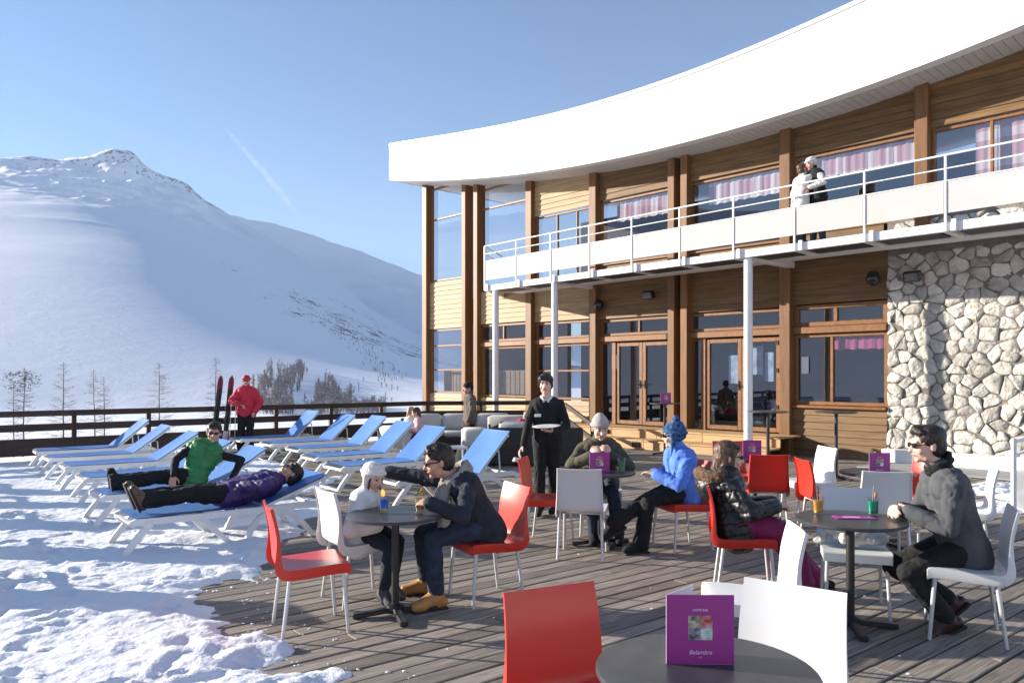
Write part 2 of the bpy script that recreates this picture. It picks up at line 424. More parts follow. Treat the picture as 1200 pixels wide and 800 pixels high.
for k, (px, ty, y, sp, lb) in enumerate([(74, 424, 44, 1.0, 'tall leafless larch next to the tree with the dark matted crown'), (112, 433, 48, .95, 'taller leafless larch of the close pair beyond the fence'), (123, 441, 50, .8, 'shorter leafless larch of the close pair beyond the fence'), (187, 424, 46, 1.05, 'leafless larch standing alone between the close pair and the skis'), (252, 418, 50, .9, 'leafless larch rising right behind the leaning skis'), (16, 448, 47, .7, 'short thin leafless tree touching the tree with the dark matted crown')]):
    bare_tree(px, ty, y, lb, sp, 10 + k)
# far-off wood on the slope
wood = MB(); r = random.Random(5)
def scrub(px, y, h, r):
    x = (px - 600) / F * y; rr = math.hypot(x, y); z = float(terrain_z([rr], [math.atan2(x, y)])[0]) - .4
    w = h * r.uniform(.2, .32)
    wood.tube([(x, y, z), (x + r.uniform(-.3, .3), y, z + h)], [.16, .05], 3, False)
    for k in range(15):
        f = r.uniform(.25, .95); a = r.uniform(0, 6.28); L = w * (1.1 - f * .75) * r.uniform(.6, 1.3)
        b = Vector((x, y, z + h * f)); d = Vector((math.cos(a) * L, math.sin(a) * L, r.uniform(.1, .8) * L))
        wood.tube([b, b + d], [.13, .05], 3, False)
pts_wood = []
while len(pts_wood) < 1000:
    px = r.uniform(296, 452); y = r.uniform(300, 520)
    lim = 385 + 60 * math.exp(-((px - 345) / 38) ** 2) - 12 * (px > 400) + 18 * math.sin(px * .2)
    if y < lim and fbm([[px / 14, y / 60, 0]], 2, 4)[0] > -.25: pts_wood.append((px, y))
for px, y in pts_wood: scrub(px, y, r.uniform(3, 6.5), r)
for k in range(150):
    f = r.random(); scrub(380 + 80 * f + r.uniform(-22, 22), 1000 - 560 * f + r.uniform(-110, 110), r.uniform(2, 4), r)
o = wood.build('far_wood', mat('grey_bare_wood', (0.26, 0.23, 0.23), 0.95, 0.25, 0.1)); tag(o, 'grey leafless wood covering the lower mountain slope', 'wood', kind='stuff')  # grey-brown is the bare trees' own tone

# ================================================================== terrace deck
deck = MB()
uv = lambda u, v, z=0: Vector((U.x * u + V.x * v, U.y * u + V.y * v, z))
deck.prism([uv(-6, 3), uv(17, 3), uv(17, -17.75), uv(-6, -17.75)], -0.30, -0.075)
deck_o = deck.build('terrace_deck', M['under']); deck_o['kind'] = 'structure'
PITCH, GAP = 0.150, 0.017
plank_mesh = {}
def plank_me(L):
    if L not in plank_mesh:
        plank_mesh[L] = MB().bbox((0, 0, 0), (L - 0.005, PITCH - GAP, 0.04), 0.004).mesh('plank', M['plank'])
    return plank_mesh[L]
LENS = [3.6, 4.2, 4.8]
far_planks = MB(); n_single = 0
rows = int((3 + 17.7) / PITCH); pr = random.Random(3)
order = []
for i in range(rows):
    v = 2.9 - PITCH * (i + .5); u = -5.9 + pr.uniform(0, 2.4) - 2.4
    while u < 16.6:
        L = pr.choice(LENS); order.append((u + L / 2, v, L)); u += L
def shows(u, v):
    p = uv(u, v)
    if p.y < 1.5: return 1e9
    return math.hypot(p.x, p.y) if abs(p.x / p.y) < 1.35 else 1e8
order.sort(key=lambda q: shows(q[0], q[1]))
for (u, v, L) in order:
    p = uv(u, v, -0.02 + pr.uniform(-.003, .003))
    if n_single < 298 and shows(u, v) < 1e8:
        o = bpy.data.objects.new('plank', plank_me(L)); link(o, deck_o); o.location = p
        o.rotation_euler = (pr.uniform(-.012, .012), 0, UA + pr.uniform(-.0012, .0012)); n_single += 1
    else:
        rot = Matrix.Rotation(UA, 3, 'Z')
        far_planks.box(p, (L - .005, PITCH - GAP, .04), rot)
o = far_planks.build('planks_beyond', mat('weathered_deck_wood_far', (0.31, 0.26, 0.212), 0.75, 0.0, 1.4, 0.3, 20, tint=(0.17, 0.145, 0.12)), deck_o); o['kind'] = 'stuff'

# ---- snow lying on the deck
def in_poly_dist(P_, poly):
    """signed distance to a polygon, positive inside"""
    x, y = P_[:, 0], P_[:, 1]; inside = np.zeros(len(P_), bool); dmin = np.full(len(P_), 1e9)
    n = len(poly)
    for i in range(n):
        ax, ay = poly[i]; bx, by = poly[(i + 1) % n]
        c = ((ay > y) != (by > y)) & (x < (bx - ax) * (y - ay) / ((by - ay) if abs(by - ay) > 1e-12 else 1e-12) + ax); inside ^= c
        dx, dy = bx - ax, by - ay; t = np.clip(((x - ax) * dx + (y - ay) * dy) / (dx * dx + dy * dy + 1e-12), 0, 1)
        dmin = np.minimum(dmin, np.hypot(x - ax - t * dx, y - ay - t * dy))
    return np.where(inside, dmin, -dmin)
edge = [(430, 830), (408, 803), (409, 787), (350, 786), (322, 791), (315, 784), (350, 770), (380, 758), (339, 756), (329, 745), (315, 738), (280, 742), (273, 731), (259, 721), (262, 710), (241, 703), (246, 691), (273, 681), (297, 682), (311, 672), (297, 661), (318, 650), (338, 634), (356, 622), (372, 607), (396, 601), (380, 588), (346, 580), (388, 572), (402, 560), (352, 552), (330, 543), (300, 536), (280, 531)]
poly = [tuple(ground(*e)[:2]) for e in edge]
poly += [tuple(uv(5.2, -17.2)[:2]), tuple(uv(-7, -17.2)[:2]), tuple(uv(-7, 0)[:2]), (-3.0, 2.6), (-1.0, 2.6)]
ys = []; y = 2.7
while y < 17.5: ys.append(y); y += 0.018 + 0.0042 * (y - 2.7)
ys = np.array(ys); xs = np.arange(-15.5, 0.6, 0.034)
XX, YY = np.meshgrid(xs, ys); pp = np.stack([XX.ravel(), YY.ravel(), 0 * XX.ravel()], 1)
d = in_poly_dist(pp, poly) + 0.10 * fbm(pp * 2.2, 4, 2) + 0.055 * fbm(pp * 10, 4, 6)
k = np.clip(d / 0.30, 0, 1); k = k * (2 - k)
h = -0.012 + 0.055 * k + k * (0.016 * fbm(pp * 1.1, 3, 9) + 0.007 * fbm(pp * 6, 4, 12) + 0.007 * np.clip(fbm(pp * 19, 3, 14), -.4, 1))
h = h + 0.035 * np.clip(fbm(pp * 5 + 5, 2, 44) - .5, 0, 1) * k + 0.05 * np.clip(fbm(pp * 4.2 + 9, 3, 46) - .15, 0, 1) * np.clip(1 - np.abs(d - .16) / .2, 0, 1)
fr = random.Random(77)
for q_ in range(230):                   # boot prints
    fx, fy, fa = fr.uniform(-7, 0), fr.uniform(3.6, 9.5), fr.choice([UA, UA + 1.57, fr.uniform(0, 6.28)]) + fr.gauss(0, .25)
    dx_, dy_ = pp[:, 0] - fx, pp[:, 1] - fy; nearby = (np.abs(dx_) < .22) & (np.abs(dy_) < .22)
    a_, b_ = dx_[nearby] * math.cos(fa) + dy_[nearby] * math.sin(fa), -dx_[nearby] * math.sin(fa) + dy_[nearby] * math.cos(fa)
    e_ = (a_ / .145) ** 2 + (b_ / (.052 + .012 * np.sign(a_))) ** 2
    h[nearby] += k[nearby] * (-.020 * np.clip(1.25 - e_, 0, 1) + .010 * np.clip(1 - np.abs(e_ - 1.9) / .8, 0, 1))
h = np.where(d < 0, np.minimum(h, -0.012), h)
ny, nx = XX.shape
idx = (np.arange(ny - 1)[:, None] * nx + np.arange(nx - 1)[None, :]).ravel()
q = np.stack([idx, idx + 1, idx + nx + 1, idx + nx], 1); q = q[(d[q] > -0.03).any(1)]
used, inv = np.unique(q.ravel(), return_inverse=True)
vs_ = np.stack([pp[used, 0], pp[used, 1], h[used]], 1)
me = bpy.data.meshes.new('snow_cover'); me.from_pydata(vs_.tolist(), [], inv.reshape(-1, 4).tolist()); me.materials.append(M['snow'])
me.polygons.foreach_set('use_smooth', [True] * len(me.polygons)); me.update()
snow_o = link(bpy.data.objects.new('snow_cover', me)); tag(snow_o, 'trampled snow lying over the deck around the loungers', 'snow', kind='stuff')
def clod(mb, c, s, r):
    a = r.uniform(0, 6.28); b0 = len(mb.v); mb.ball((0, 0, 0), 1.0, 7, 4)
    for i in range(b0, len(mb.v)):
        p = Vector(mb.v[i]); kk = 1 + .35 * math.sin(p.x * 3 + a) * math.cos(p.y * 4 + a) + r.uniform(-.12, .12)
        mb.v[i] = (c[0] + p.x * s[0] * kk, c[1] + p.y * s[1] * kk, c[2] + p.z * s[2] * kk)
cl = MB(); r = random.Random(12)
for k in range(150):                      # crumbs of snow scattered on the planks
    if r.random() < .85: e = ground(*edge[r.randrange(0, 31)]); p = e + Vector((r.gauss(.08, .16), r.gauss(0, .16), 0))
    else: p = ground(r.choice([r.gauss(1060, 70), r.gauss(560, 120), r.gauss(720, 80), r.uniform(950, 1200)]), r.uniform(590, 800))
    if p.y < 3.2 or p.y > 12: continue
    s = r.uniform(.003, .010) * (1.6 if r.random() < .08 else 1); clod(cl, (p.x, p.y, s * .3), (s * r.uniform(1, 1.9), s, s * .55), r)
o = cl.build('snow_crumbs', M['snow'], None, True); tag(o, 'small crumbs of snow scattered over the bare planks', 'snow', kind='stuff')
cl = MB()
for (px, py, a, b) in [(1165, 578, .55, .16), (1196, 583, .5, .25), (1150, 574, .3, .1), (1185, 594, .35, .2), (1215, 600, .6, .3), (1180, 570, .4, .12)]:
    p = ground(px, py)
    for q in range(26):
        s = r.uniform(.05, .13); clod(cl, (p.x + r.gauss(0, a * .5), p.y + r.gauss(0, b * .6), .0), (s * 1.5, s, s * .55), r)
o = cl.build('snow_heap', M['snow'], None, True); tag(o, 'low heap of shovelled snow beside the white railing', 'snow', kind='stuff')

# ================================================================== fence
def fence_run(t, pts, first):
    for i in range(len(pts) - 1):
        a, b = Vector(pts[i]), Vector(pts[i + 1]); L = (b - a).length; n = max(1, round(L / 1.43)); dr = (b - a).normalized()
        for z0, z1, th in ((0.885, 1.00, .05), (0.60, 0.74, .04), (0.13, 0.46, .04)):
            for s in range(n):
                p, q = a.lerp(b, s / n), a.lerp(b, (s + 1) / n); c = (p + q) / 2
                w = MB().bbox((0, 0, 0), ((q - p).length - .004, th, z1 - z0), .006)
                o = w.build('rail', M['darkwood'], t); o.location = c - t.location + Vector((0, 0, (z0 + z1) / 2)) + Vector((dr.y, -dr.x, 0)) * .065; o.rotation_euler = (0, 0, math.atan2(dr.y, dr.x))
        for s in range(n + 1):
            if s == 0 and not first: continue
            p = a.lerp(b, s / n)
            o = MB().bbox((0, 0, 0.42), (.085, .085, 1.1), .006).build('post', M['darkwood'], t); o.location = p - t.location; o.rotation_euler = (0, 0, math.atan2(dr.y, dr.x))
        first = False
f0 = at(0, 14.6); f1 = at(500, 20.6)
f0 = f0 - (f1 - f0).normalized() * 5.7
ft = thing('timber_fence', 'dark brown timber rail fence along the edge of the terrace', 'fence', f0)
fence_run(ft, [f0, f1, at(625, 21.0)], True)
# ================================================================== chalet building
WA, WB = None, None
def W(px):                                     # the straight front wall: level lines of its windows fix its plan
    y = F * 0.98 / (47.0 + 0.0453 * (px - 780)); return Vector(((px - 600) / F * y, y, 0))
WA = W(528); WT = (W(1040) - WA).normalized(); WN = Vector((WT.y, -WT.x, 0))
def sof(s): return EYE + 1.17896e-04 * s ** 3 + 7.62138e-03 * s ** 2 - 0.178606 * s + 6.12051      # the roof edge sags in the middle and sweeps up at both ends
def wall_s(px): return (W(px) - WA).dot(WT)
OVER = 1.1
def FA(px):
    A2 = WA + WN * OVER; k = (px - 600) / F; q_ = (A2.y * k - A2.x) / (WT.x - WT.y * k); return A2 + WT * q_
def fs_(px): return (FA(px) - WA).dot(WT)
def BL(px):
    y = 2.34 * F / (99 + 0.1298 * (px - 567)); return Vector(((px - 600) / F * y, y, 0))
BASE = W(800)
bld = thing('chalet_building', 'two-storey larch-clad chalet with curved white roof edge and stone wall', 'building', BASE)
class Seg:
    def __init__(s, a, b):
        s.a, s.b = (W(a) if not isinstance(a, Vector) else a), (W(b) if not isinstance(b, Vector) else b)
        s.t = (s.b - s.a).normalized(); s.n = Vector((s.t.y, -s.t.x, 0)); s.L = (s.b - s.a).length; s.ang = math.atan2(s.t.y, s.t.x)
    def p(s, x, z, d): return s.a + s.t * x + s.n * d + Vector((0, 0, z))
def place(o, seg, x, z, d, parent=None):
    """put an object whose mesh is in wall coordinates (x along, y outwards negative) on the wall"""
    base = BASE if parent is None else Vector((0, 0, 0))
    o.location = seg.p(x, z, d) - BASE; o.rotation_euler = (0, 0, seg.ang); return o
def wb(name, m, seg, x0, x1, z0, z1, d0, d1, bev=0.0, parent=None):
    """box on the wall; d outwards"""
    mb = MB(); dm = (x1 - x0, d1 - d0, z1 - z0)
    mb.bbox((0, 0, 0), dm, bev) if bev else mb.box((0, 0, 0), dm)
    o = mb.build(name, m, parent or bld)
    if parent is None: place(o, seg, (x0 + x1) / 2, (z0 + z1) / 2, (d0 + d1) / 2)
    else:
        o.matrix_parent_inverse = Matrix.Identity(4)
        pl = Matrix.Rotation(-parent.rotation_euler.z, 4, 'Z')
        o.location = pl @ (seg.p((x0 + x1) / 2, (z0 + z1) / 2, (d0 + d1) / 2) - BASE - parent.location)
    return o
def siding(seg, x0, x1, z0, z1, d=0.0, course=0.148):
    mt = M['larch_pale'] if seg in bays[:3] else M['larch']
    n = max(1, round((z1 - z0) / course)); h = (z1 - z0) / n; L = x1 - x0
    mb = MB(); hx = L / 2
    prof = [(-d_, z) for d_, z in ((0.0, 0.0), (0.034, 0.0), (0.036, 0.006), (0.014, h - .001), (0.0, h - .001))]
    m_ = len(prof); mb.add([(-hx, y, z) for y, z in prof] + [(hx, y, z) for y, z in prof],
        [tuple(range(m_)), tuple(range(2 * m_ - 1, m_ - 1, -1))] + [(i, m_ + i, m_ + (i + 1) % m_, (i + 1) % m_) for i in range(m_)])
    me = mb.mesh('siding_board', mt)
    for k in range(n):
        o = link(bpy.data.objects.new('siding_board', me), bld); place(o, seg, (x0 + x1) / 2, z0 + k * h, d)
def glass_material(name, tint, ior, seed=0):
    m = bpy.data.materials.new(name); m.use_nodes = True; N = m.node_tree.nodes; Lk = m.node_tree.links
    N.remove(N['Principled BSDF']); out = N['Material Output']
    tr = N.new('ShaderNodeBsdfTransparent'); tr.inputs[0].default_value = rgb(tint)
    gl = N.new('ShaderNodeBsdfGlossy'); gl.inputs['Roughness'].default_value = 0.0; gl.inputs[0].default_value = (.93, .95, 1, 1)
    lw_ = N.new('ShaderNodeLayerWeight'); lw_.inputs['Blend'].default_value = .5
    pw = N.new('ShaderNodeMath'); pw.operation = 'POWER'; pw.inputs[1].default_value = 4.0; Lk.new(lw_.outputs['Facing'], pw.inputs[0])
    fr = N.new('ShaderNodeMath'); fr.operation = 'MULTIPLY_ADD'; fr.inputs[1].default_value = .85; fr.inputs[2].default_value = ior; Lk.new(pw.outputs[0], fr.inputs[0])
    tc = N.new('ShaderNodeTexCoord'); nz = N.new('ShaderNodeTexNoise'); nz.inputs['Scale'].default_value = 0.9; nz.inputs['Detail'].default_value = 1
    bp = N.new('ShaderNodeBump'); bp.inputs['Strength'].default_value = 0.06; bp.inputs['Distance'].default_value = 0.03
    Lk.new(tc.outputs['Object'], nz.inputs['Vector']); Lk.new(nz.outputs['Fac'], bp.inputs['Height']); Lk.new(bp.outputs[0], gl.inputs['Normal'])
    mx = N.new('ShaderNodeMixShader'); Lk.new(fr.outputs[0], mx.inputs[0]); Lk.new(tr.outputs[0], mx.inputs[1]); Lk.new(gl.outputs[0], mx.inputs[2])
    Lk.new(mx.outputs[0], out.inputs['Surface']); return m
M['pane'] = glass_material('window_glass', (.80, .83, .87), .16)
M['tumbler'] = glass_material('tumbler_glass', (.97, .98, .98), .035)
def window(seg, x0, x1, z0, z1, cols=(), rows_=(), fw=0.06, d=-0.06, name='window', m='frame', depth=0.07):
    """frame with mullions at the given fractions; one pane for each opening"""
    mb = MB(); c = Vector(((x0 + x1) / 2, 0, (z0 + z1) / 2)); w, h = x1 - x0, z1 - z0
    def bar(a0, a1, b0, b1): mb.bbox(((a0 + a1) / 2 - c.x, 0, (b0 + b1) / 2 - c.z), (a1 - a0, depth, b1 - b0), .006)
    bar(x0, x0 + fw, z0, z1); bar(x1 - fw, x1, z0, z1); bar(x0 + fw, x1 - fw, z0, z0 + fw); bar(x0 + fw, x1 - fw, z1 - fw, z1)
    xs_ = [x0 + fw] + [x0 + w * f for f in cols] + [x1 - fw]; zs = [z0 + fw] + [z0 + h * f for f in rows_] + [z1 - fw]; g = fw * .42
    for f in cols: bar(x0 + w * f - g, x0 + w * f + g, z0 + fw, z1 - fw)
    for f in rows_:
        for i in range(len(xs_) - 1): bar(xs_[i] + (g if i else 0), xs_[i + 1] - (g if i < len(xs_) - 2 else 0), z0 + h * f - g, z0 + h * f + g)
    o = mb.build(name, M[m], bld); place(o, seg, c.x, c.z, d)
    for i in range(len(xs_) - 1):
        for j in range(len(zs) - 1):
            a0 = xs_[i] + (g if i else 0) - .004; a1 = xs_[i + 1] - (g if i < len(xs_) - 2 else 0) + .004
            b0 = zs[j] + (g if j else 0) - .004; b1 = zs[j + 1] - (g if j < len(zs) - 2 else 0) + .004
            pm = MB(); pm.add([(a0 - c.x, .012, b0 - c.z), (a1 - c.x, .012, b0 - c.z), (a1 - c.x, .012, b1 - c.z), (a0 - c.x, .012, b1 - c.z)], [(0, 1, 2, 3)])
            pm.build('pane', M['pane'], o)
    return o
def plaid():
    m = bpy.data.materials.new('plaid_curtain'); m.use_nodes = True; N = m.node_tree.nodes; Lk = m.node_tree.links
    b = N['Principled BSDF']; b.inputs['Roughness'].default_value = 0.9
    tc = N.new('ShaderNodeTexCoord'); sp = N.new('ShaderNodeSeparateXYZ'); Lk.new(tc.outputs['Object'], sp.inputs[0])
    def stripe(o_, period, duty):
        a = N.new('ShaderNodeMath'); a.operation = 'MODULO'; Lk.new(o_, a.inputs[0]); a.inputs[1].default_value = period
        ab = N.new('ShaderNodeMath'); ab.operation = 'ABSOLUTE'; Lk.new(a.outputs[0], ab.inputs[0])
        c = N.new('ShaderNodeMath'); c.operation = 'LESS_THAN'; Lk.new(ab.outputs[0], c.inputs[0]); c.inputs[1].default_value = period * duty; return c.outputs[0]
    s1, s2 = stripe(sp.outputs[0], 0.40, .5), stripe(sp.outputs[2], 0.34, .5)
    add = N.new('ShaderNodeMath'); add.operation = 'ADD'; Lk.new(s1, add.inputs[0]); Lk.new(s2, add.inputs[1])
    rp = N.new('ShaderNodeValToRGB'); rp.color_ramp.interpolation = 'CONSTANT'; e = rp.color_ramp.elements
    e[0].color = (.80, .77, .74, 1); e[1].position = .34; e[1].color = (.68, .54, .54, 1)
    e.new(.84).color = (.54, .30, .33, 1)
    hv = N.new('ShaderNodeMath'); hv.operation = 'MULTIPLY'; hv.inputs[1].default_value = .5; Lk.new(add.outputs[0], hv.inputs[0])
    Lk.new(hv.outputs[0], rp.inputs[0]); Lk.new(rp.outputs[0], b.inputs['Base Color']); return m
M['plaid'] = plaid()
M['pinkcurtain'] = mat('pink_valance', (0.42, 0.10, 0.20), 0.9, 0.4, 5, stretch=(6, 1, .3))
def curtain(seg, x0, x1, z0, z1, d=-0.16, m='plaid'):
    mb = MB(); n = max(6, int((x1 - x0) / .05)); c = ((x0 + x1) / 2, (z0 + z1) / 2); vs_ = []
    for i in range(n + 1):
        x = x0 + (x1 - x0) * i / n - c[0]; y = .022 * math.sin(i * 1.9) + .01 * math.sin(i * .7)
        vs_ += [(x, y, z0 - c[1] + .012 * math.sin(i * 1.3)), (x, y * .6, z1 - c[1])]
    mb.add(vs_, [(2 * i, 2 * i + 2, 2 * i + 3, 2 * i + 1) for i in range(n)])
    place(mb.build('curtain', M[m], bld, True), seg, c[0], c[1], d)

PX = [502, 554, 624, 699, 797, 924, 1083, 1250, 1420]
bays = [Seg(PX[i], PX[i + 1]) for i in range(len(PX) - 1)]
# posts (pairs where the photograph shows pairs)
def wall_post(px, w=.24, top=None, z0=-.6, dep=.34):
    top = sof(wall_s(px)) + .06
    s = Seg(px - 2, px + 2); wb('post', M['post'], s, s.L / 2 - w / 2, s.L / 2 + w / 2, z0, top, -.16, dep - .16, .012)
for px in (502, 624, 699, 924): wall_post(px)
for px in (1083, 1250, 1420): wall_post(px, z0=4.12)
for px in (548, 562, 791, 806): wall_post(px, .19)
def xr(i):
    l = .12 if i not in (1, 4) else .25; r_ = .12 if i not in (0, 3) else .22
    return l, bays[i].L - r_
GF = 0.42
# --- bay 0: corner bay, glazed on both floors
s = bays[0]; a, b = xr(0)
siding(s, a, b, -.6, 1.10); window(s, a, b, 1.12, 3.20, rows_=(.36, .74)); siding(s, a, b, 3.22, 4.75); window(s, a, b, 4.78, 7.88, rows_=(.66,))
# --- bay 1
s = bays[1]; a, b = xr(1)
siding(s, a, b, -.6, 1.02); window(s, a + .2, b, 1.04, 2.55); wb('transom', M['frame'], s, a, b, 2.56, 2.70, -.08, .05, .01); window(s, a, b, 2.71, 3.24, cols=(.5,), fw=.07); siding(s, a, b, 3.26, 4.25)
window(s, a, b, 4.27, 7.42, rows_=(.80,)); wb('door_jamb', M['frame'], s, a, a + .2, 1.02, 2.55, -.1, -.02)
# --- bay 2
s = bays[2]; a, b = xr(2)
siding(s, a, b, 0.0, 1.0); window(s, a, b, 1.02, 2.55, rows_=(.52,)); wb('transom', M['frame'], s, a, b, 2.56, 2.70, -.08, .05, .01); window(s, a, b, 2.71, 3.18); siding(s, a, b, 3.2, 4.12); siding(s, a, b, 6.22, 7.25)
window(s, a, b, 4.2, 6.2, cols=(.38, .72), fw=.05)
# --- bay 3: double door below, window above
def door_pair(s, a, b):
    wb('door_frame', M['frame'], s, a, a + .08, GF, 2.55, -.12, -.02); wb('door_frame', M['frame'], s, b - .08, b, GF, 2.55, -.12, -.02)
    m_ = (a + b) / 2
    for x0, x1, hx in ((a + .085, m_ - .003, m_ - .07), (m_ + .003, b - .085, m_ + .07)):
        dr = window(s, x0, x1, GF + .02, 2.53, fw=.10, d=-.07, name='door', depth=.05)
        hm = MB().bbox((0, 0, 0), (.035, .02, .2), .006); hm.tube([(0, -.01, 0), (0, -.06, 0), (-.11 if hx < m_ else .11, -.06, 0)], .011, 6)
        o = hm.build('handle', M['black_metal'], dr)
        o.location = Matrix.Rotation(-s.ang, 3, 'Z') @ (s.p(hx, 1.46, -.035) - BASE - dr.location)
for i in (3, 4):
    s = bays[i]; a, b = xr(i)
    lo = a + (.42 if i == 3 else .35)
    window(s, a, lo, GF, 2.55, fw=.04)
    door_pair(s, lo, b); wb('transom', M['frame'], s, a, b, 2.56, 2.70, -.08, .05, .01)
    window(s, a, b, 2.71, 3.14, cols=(.55,) if i == 3 else (), fw=.07)
    siding(s, a, b, 3.16, 4.12); siding(s, a, b, 6.27, 7.06); siding(s, a, b, 4.2, 4.55)
    window(s, a, b, 4.57, 6.25, fw=.06)
    wb('sill', M['frame'], s, a, b, 4.555, 4.60, -.02, .07, .008)
    curtain(s, a + .45, b - .05, 5.68, 6.19)
# --- bay 5: corner shop window, stone begins at photograph x = 1040
s = bays[5]; a, b = xr(5); w1040 = (W(1040) - s.a).dot(s.t)
siding(s, a, w1040, 0.0, 1.0); wb('sill', M['frame'], s, a, w1040, 1.0, 1.06, -.02, .10, .01)
window(s, a, w1040, 1.07, 2.55, cols=(.42,), fw=.07); wb('transom', M['frame'], s, a, w1040, 2.56, 2.70, -.08, .06, .01)
window(s, a, w1040, 2.71, 3.16, cols=(.46,), fw=.09); siding(s, a, w1040, 3.18, 4.12)
curtain(s, a + .75, w1040 - .08, 2.22, 2.54, m='pinkcurtain')
siding(s, a, b, 6.32, 7.20); window(s, a, b, 4.66, 6.30, fw=.06); curtain(s, a + .1, b - .1, 5.82, 6.24); siding(s, a, (W(1036) - s.a).dot(s.t), 4.2, 4.64)
for i in (6, 7):
    s = bays[i]; a, b = xr(i); siding(s, a, b, 6.32, 7.6); window(s, a, b, 4.66, 6.30, cols=(.5,), fw=.06)
    curtain(s, a + (.7 if i == 6 else .1), b - .1, 5.30 if i == 6 else 5.82, 6.24)
s = bays[6]; o = MB().box((0, 0, 0), (.86, .02, .42)).build('poster', mat('pale_blue_poster', (.30, .55, .60), .5, .45, 3), bld); place(o, s, 1.15, 5.02, -.14)
# vertical slat screens inside the two left bays
for i in (0, 1):
    s = bays[i]; a, b = xr(i); n = 9; x0 = a + .35; st = (b - .08 - x0) / n
    wb('screen_rail', M['larch'], s, x0, b - .08, 1.80, 1.84, -.32, -.28)
    for k in range(n): wb('slat', M['larch'], s, x0 + st * k + .01, x0 + st * (k + 1) - .02, 1.12, 1.80, -.315, -.285)
# --- stone wall: every stone its own piece
S5 = Seg(1040, 1420); SW = MB()
pts = [W(p) for p in (1040, 1083, 1125, 1165, 1205, 1250, 1300, 1360, 1420)]
arc = [0]
for i in range(1, len(pts)): arc.append(arc[-1] + (pts[i] - pts[i - 1]).length)
def wall_pt(x, z, d):
    x = min(max(x, 0), arc[-1]); i = max(j for j in range(len(arc) - 1) if arc[j] <= x + 1e-9)
    t = (pts[i + 1] - pts[i]).normalized(); n = Vector((t.y, -t.x, 0)); p = pts[i] + t * (x - arc[i]) + n * d
    return Vector((p.x, p.y, z)), t, n
def stone_field(x0, x1, z0, z1, sx, sz, seed, parent):
    r = random.Random(seed); seeds = []
    nz_ = max(1, round((z1 - z0) / sz)); nx_ = max(1, round((x1 - x0) / sx))
    for j in range(-1, nz_ + 1):
        for i in range(-1, nx_ + 1):
            seeds.append((x0 + (i + .5 + .5 * (j % 2) - .25 + r.uniform(-.44, .44)) * (x1 - x0) / nx_, z0 + (j + .5 + r.uniform(-.42, .42)) * (z1 - z0) / nz_))
    made = 0
    for k, (cx, cz) in enumerate(seeds):
        if not (x0 - .1 < cx < x1 + .1 and z0 - .1 < cz < z1 + .1): continue
        pg = [(x0, z0), (x1, z0), (x1, z1), (x0, z1)]
        for (qx, qz) in sorted(seeds, key=lambda q: (q[0] - cx) ** 2 + (q[1] - cz) ** 2)[1:14]:
            mx_, mz = (cx + qx) / 2, (cz + qz) / 2; dx, dz = qx - cx, qz - cz; out = []
            for i in range(len(pg)):
                A, B = pg[i], pg[(i + 1) % len(pg)]
                fa = (A[0] - mx_) * dx + (A[1] - mz) * dz; fb = (B[0] - mx_) * dx + (B[1] - mz) * dz
                if fa <= 0: out.append(A)
                if (fa < 0 < fb) or (fb < 0 < fa): t = fa / (fa - fb); out.append((A[0] + (B[0] - A[0]) * t, A[1] + (B[1] - A[1]) * t))
            pg = out
            if len(pg) < 3: break
        if len(pg) < 3: continue
        gx = sum(p[0] for p in pg) / len(pg); gz = sum(p[1] for p in pg) / len(pg)
        size = min(max(p[0] for p in pg) - min(p[0] for p in pg), max(p[1] for p in pg) - min(p[1] for p in pg))
        if size < .06: continue
        # corner cut twice, with jitter, and pulled in by the joint
        for it in range(2):
            ng = []
            for i in range(len(pg)):
                A, B = pg[i], pg[(i + 1) % len(pg)]; c_ = .15 if it == 0 else .22
                ng += [(A[0] * (1 - c_) + B[0] * c_, A[1] * (1 - c_) + B[1] * c_), (A[0] * c_ + B[0] * (1 - c_), A[1] * c_ + B[1] * (1 - c_))]
            if it == 0: ng = [(p[0] + r.uniform(-.018, .018), p[1] + r.uniform(-.018, .018)) for p in ng]
            pg = ng
        jt = .0075 / max(size * .5, .05); pg = [(gx + (p[0] - gx) * (1 - jt), gz + (p[1] - gz) * (1 - jt)) for p in pg]
        o3, t, n = wall_pt(gx, gz, 0); n_ = len(pg); hgt = r.uniform(.022, .058); tx, tz = r.uniform(-.18, .18), r.uniform(-.18, .18)
        vs2 = []
        for (sc2, dd) in ((1.0, 0.0), (1.0, .5), (.88, .88), (.5, 1.0)):
            for p in pg:
                lx, lz = (p[0] - gx) * sc2, (p[1] - gz) * sc2
                dep = -.01 + hgt * dd + ((tx * lx + tz * lz) + r.uniform(-.006, .006)) * (dd > .4)
                vs2.append((lx, -dep, lz))
        vs2.append((0, -(hgt * 1.04 - .01 + r.uniform(-.01, .012)), 0))
        fs = [(L * n_ + i, L * n_ + (i + 1) % n_, (L + 1) * n_ + (i + 1) % n_, (L + 1) * n_ + i) for L in range(3) for i in range(n_)] + [(3 * n_ + i, 3 * n_ + (i + 1) % n_, 4 * n_) for i in range(n_)]
        o = MB().add(vs2, fs).build('stone', M['stone'], parent, True); smooth_by_angle(o, 58); o.location = o3 - BASE - parent.location; o.rotation_euler = (0, 0, math.atan2(t.y, t.x)); made += 1
    return made
mw = MB(); vv = []
for j, (x, z) in enumerate([(x, z) for x in arc for z in (-.1, 4.9)]):
    p, t, n = wall_pt(x, z, 0); vv.append(p - BASE)
for x in arc[::-1]:
    for z in (-.1, 4.9): p, t, n = wall_pt(x, z, -.3); vv.append(p - BASE)
nn = len(vv) // 2
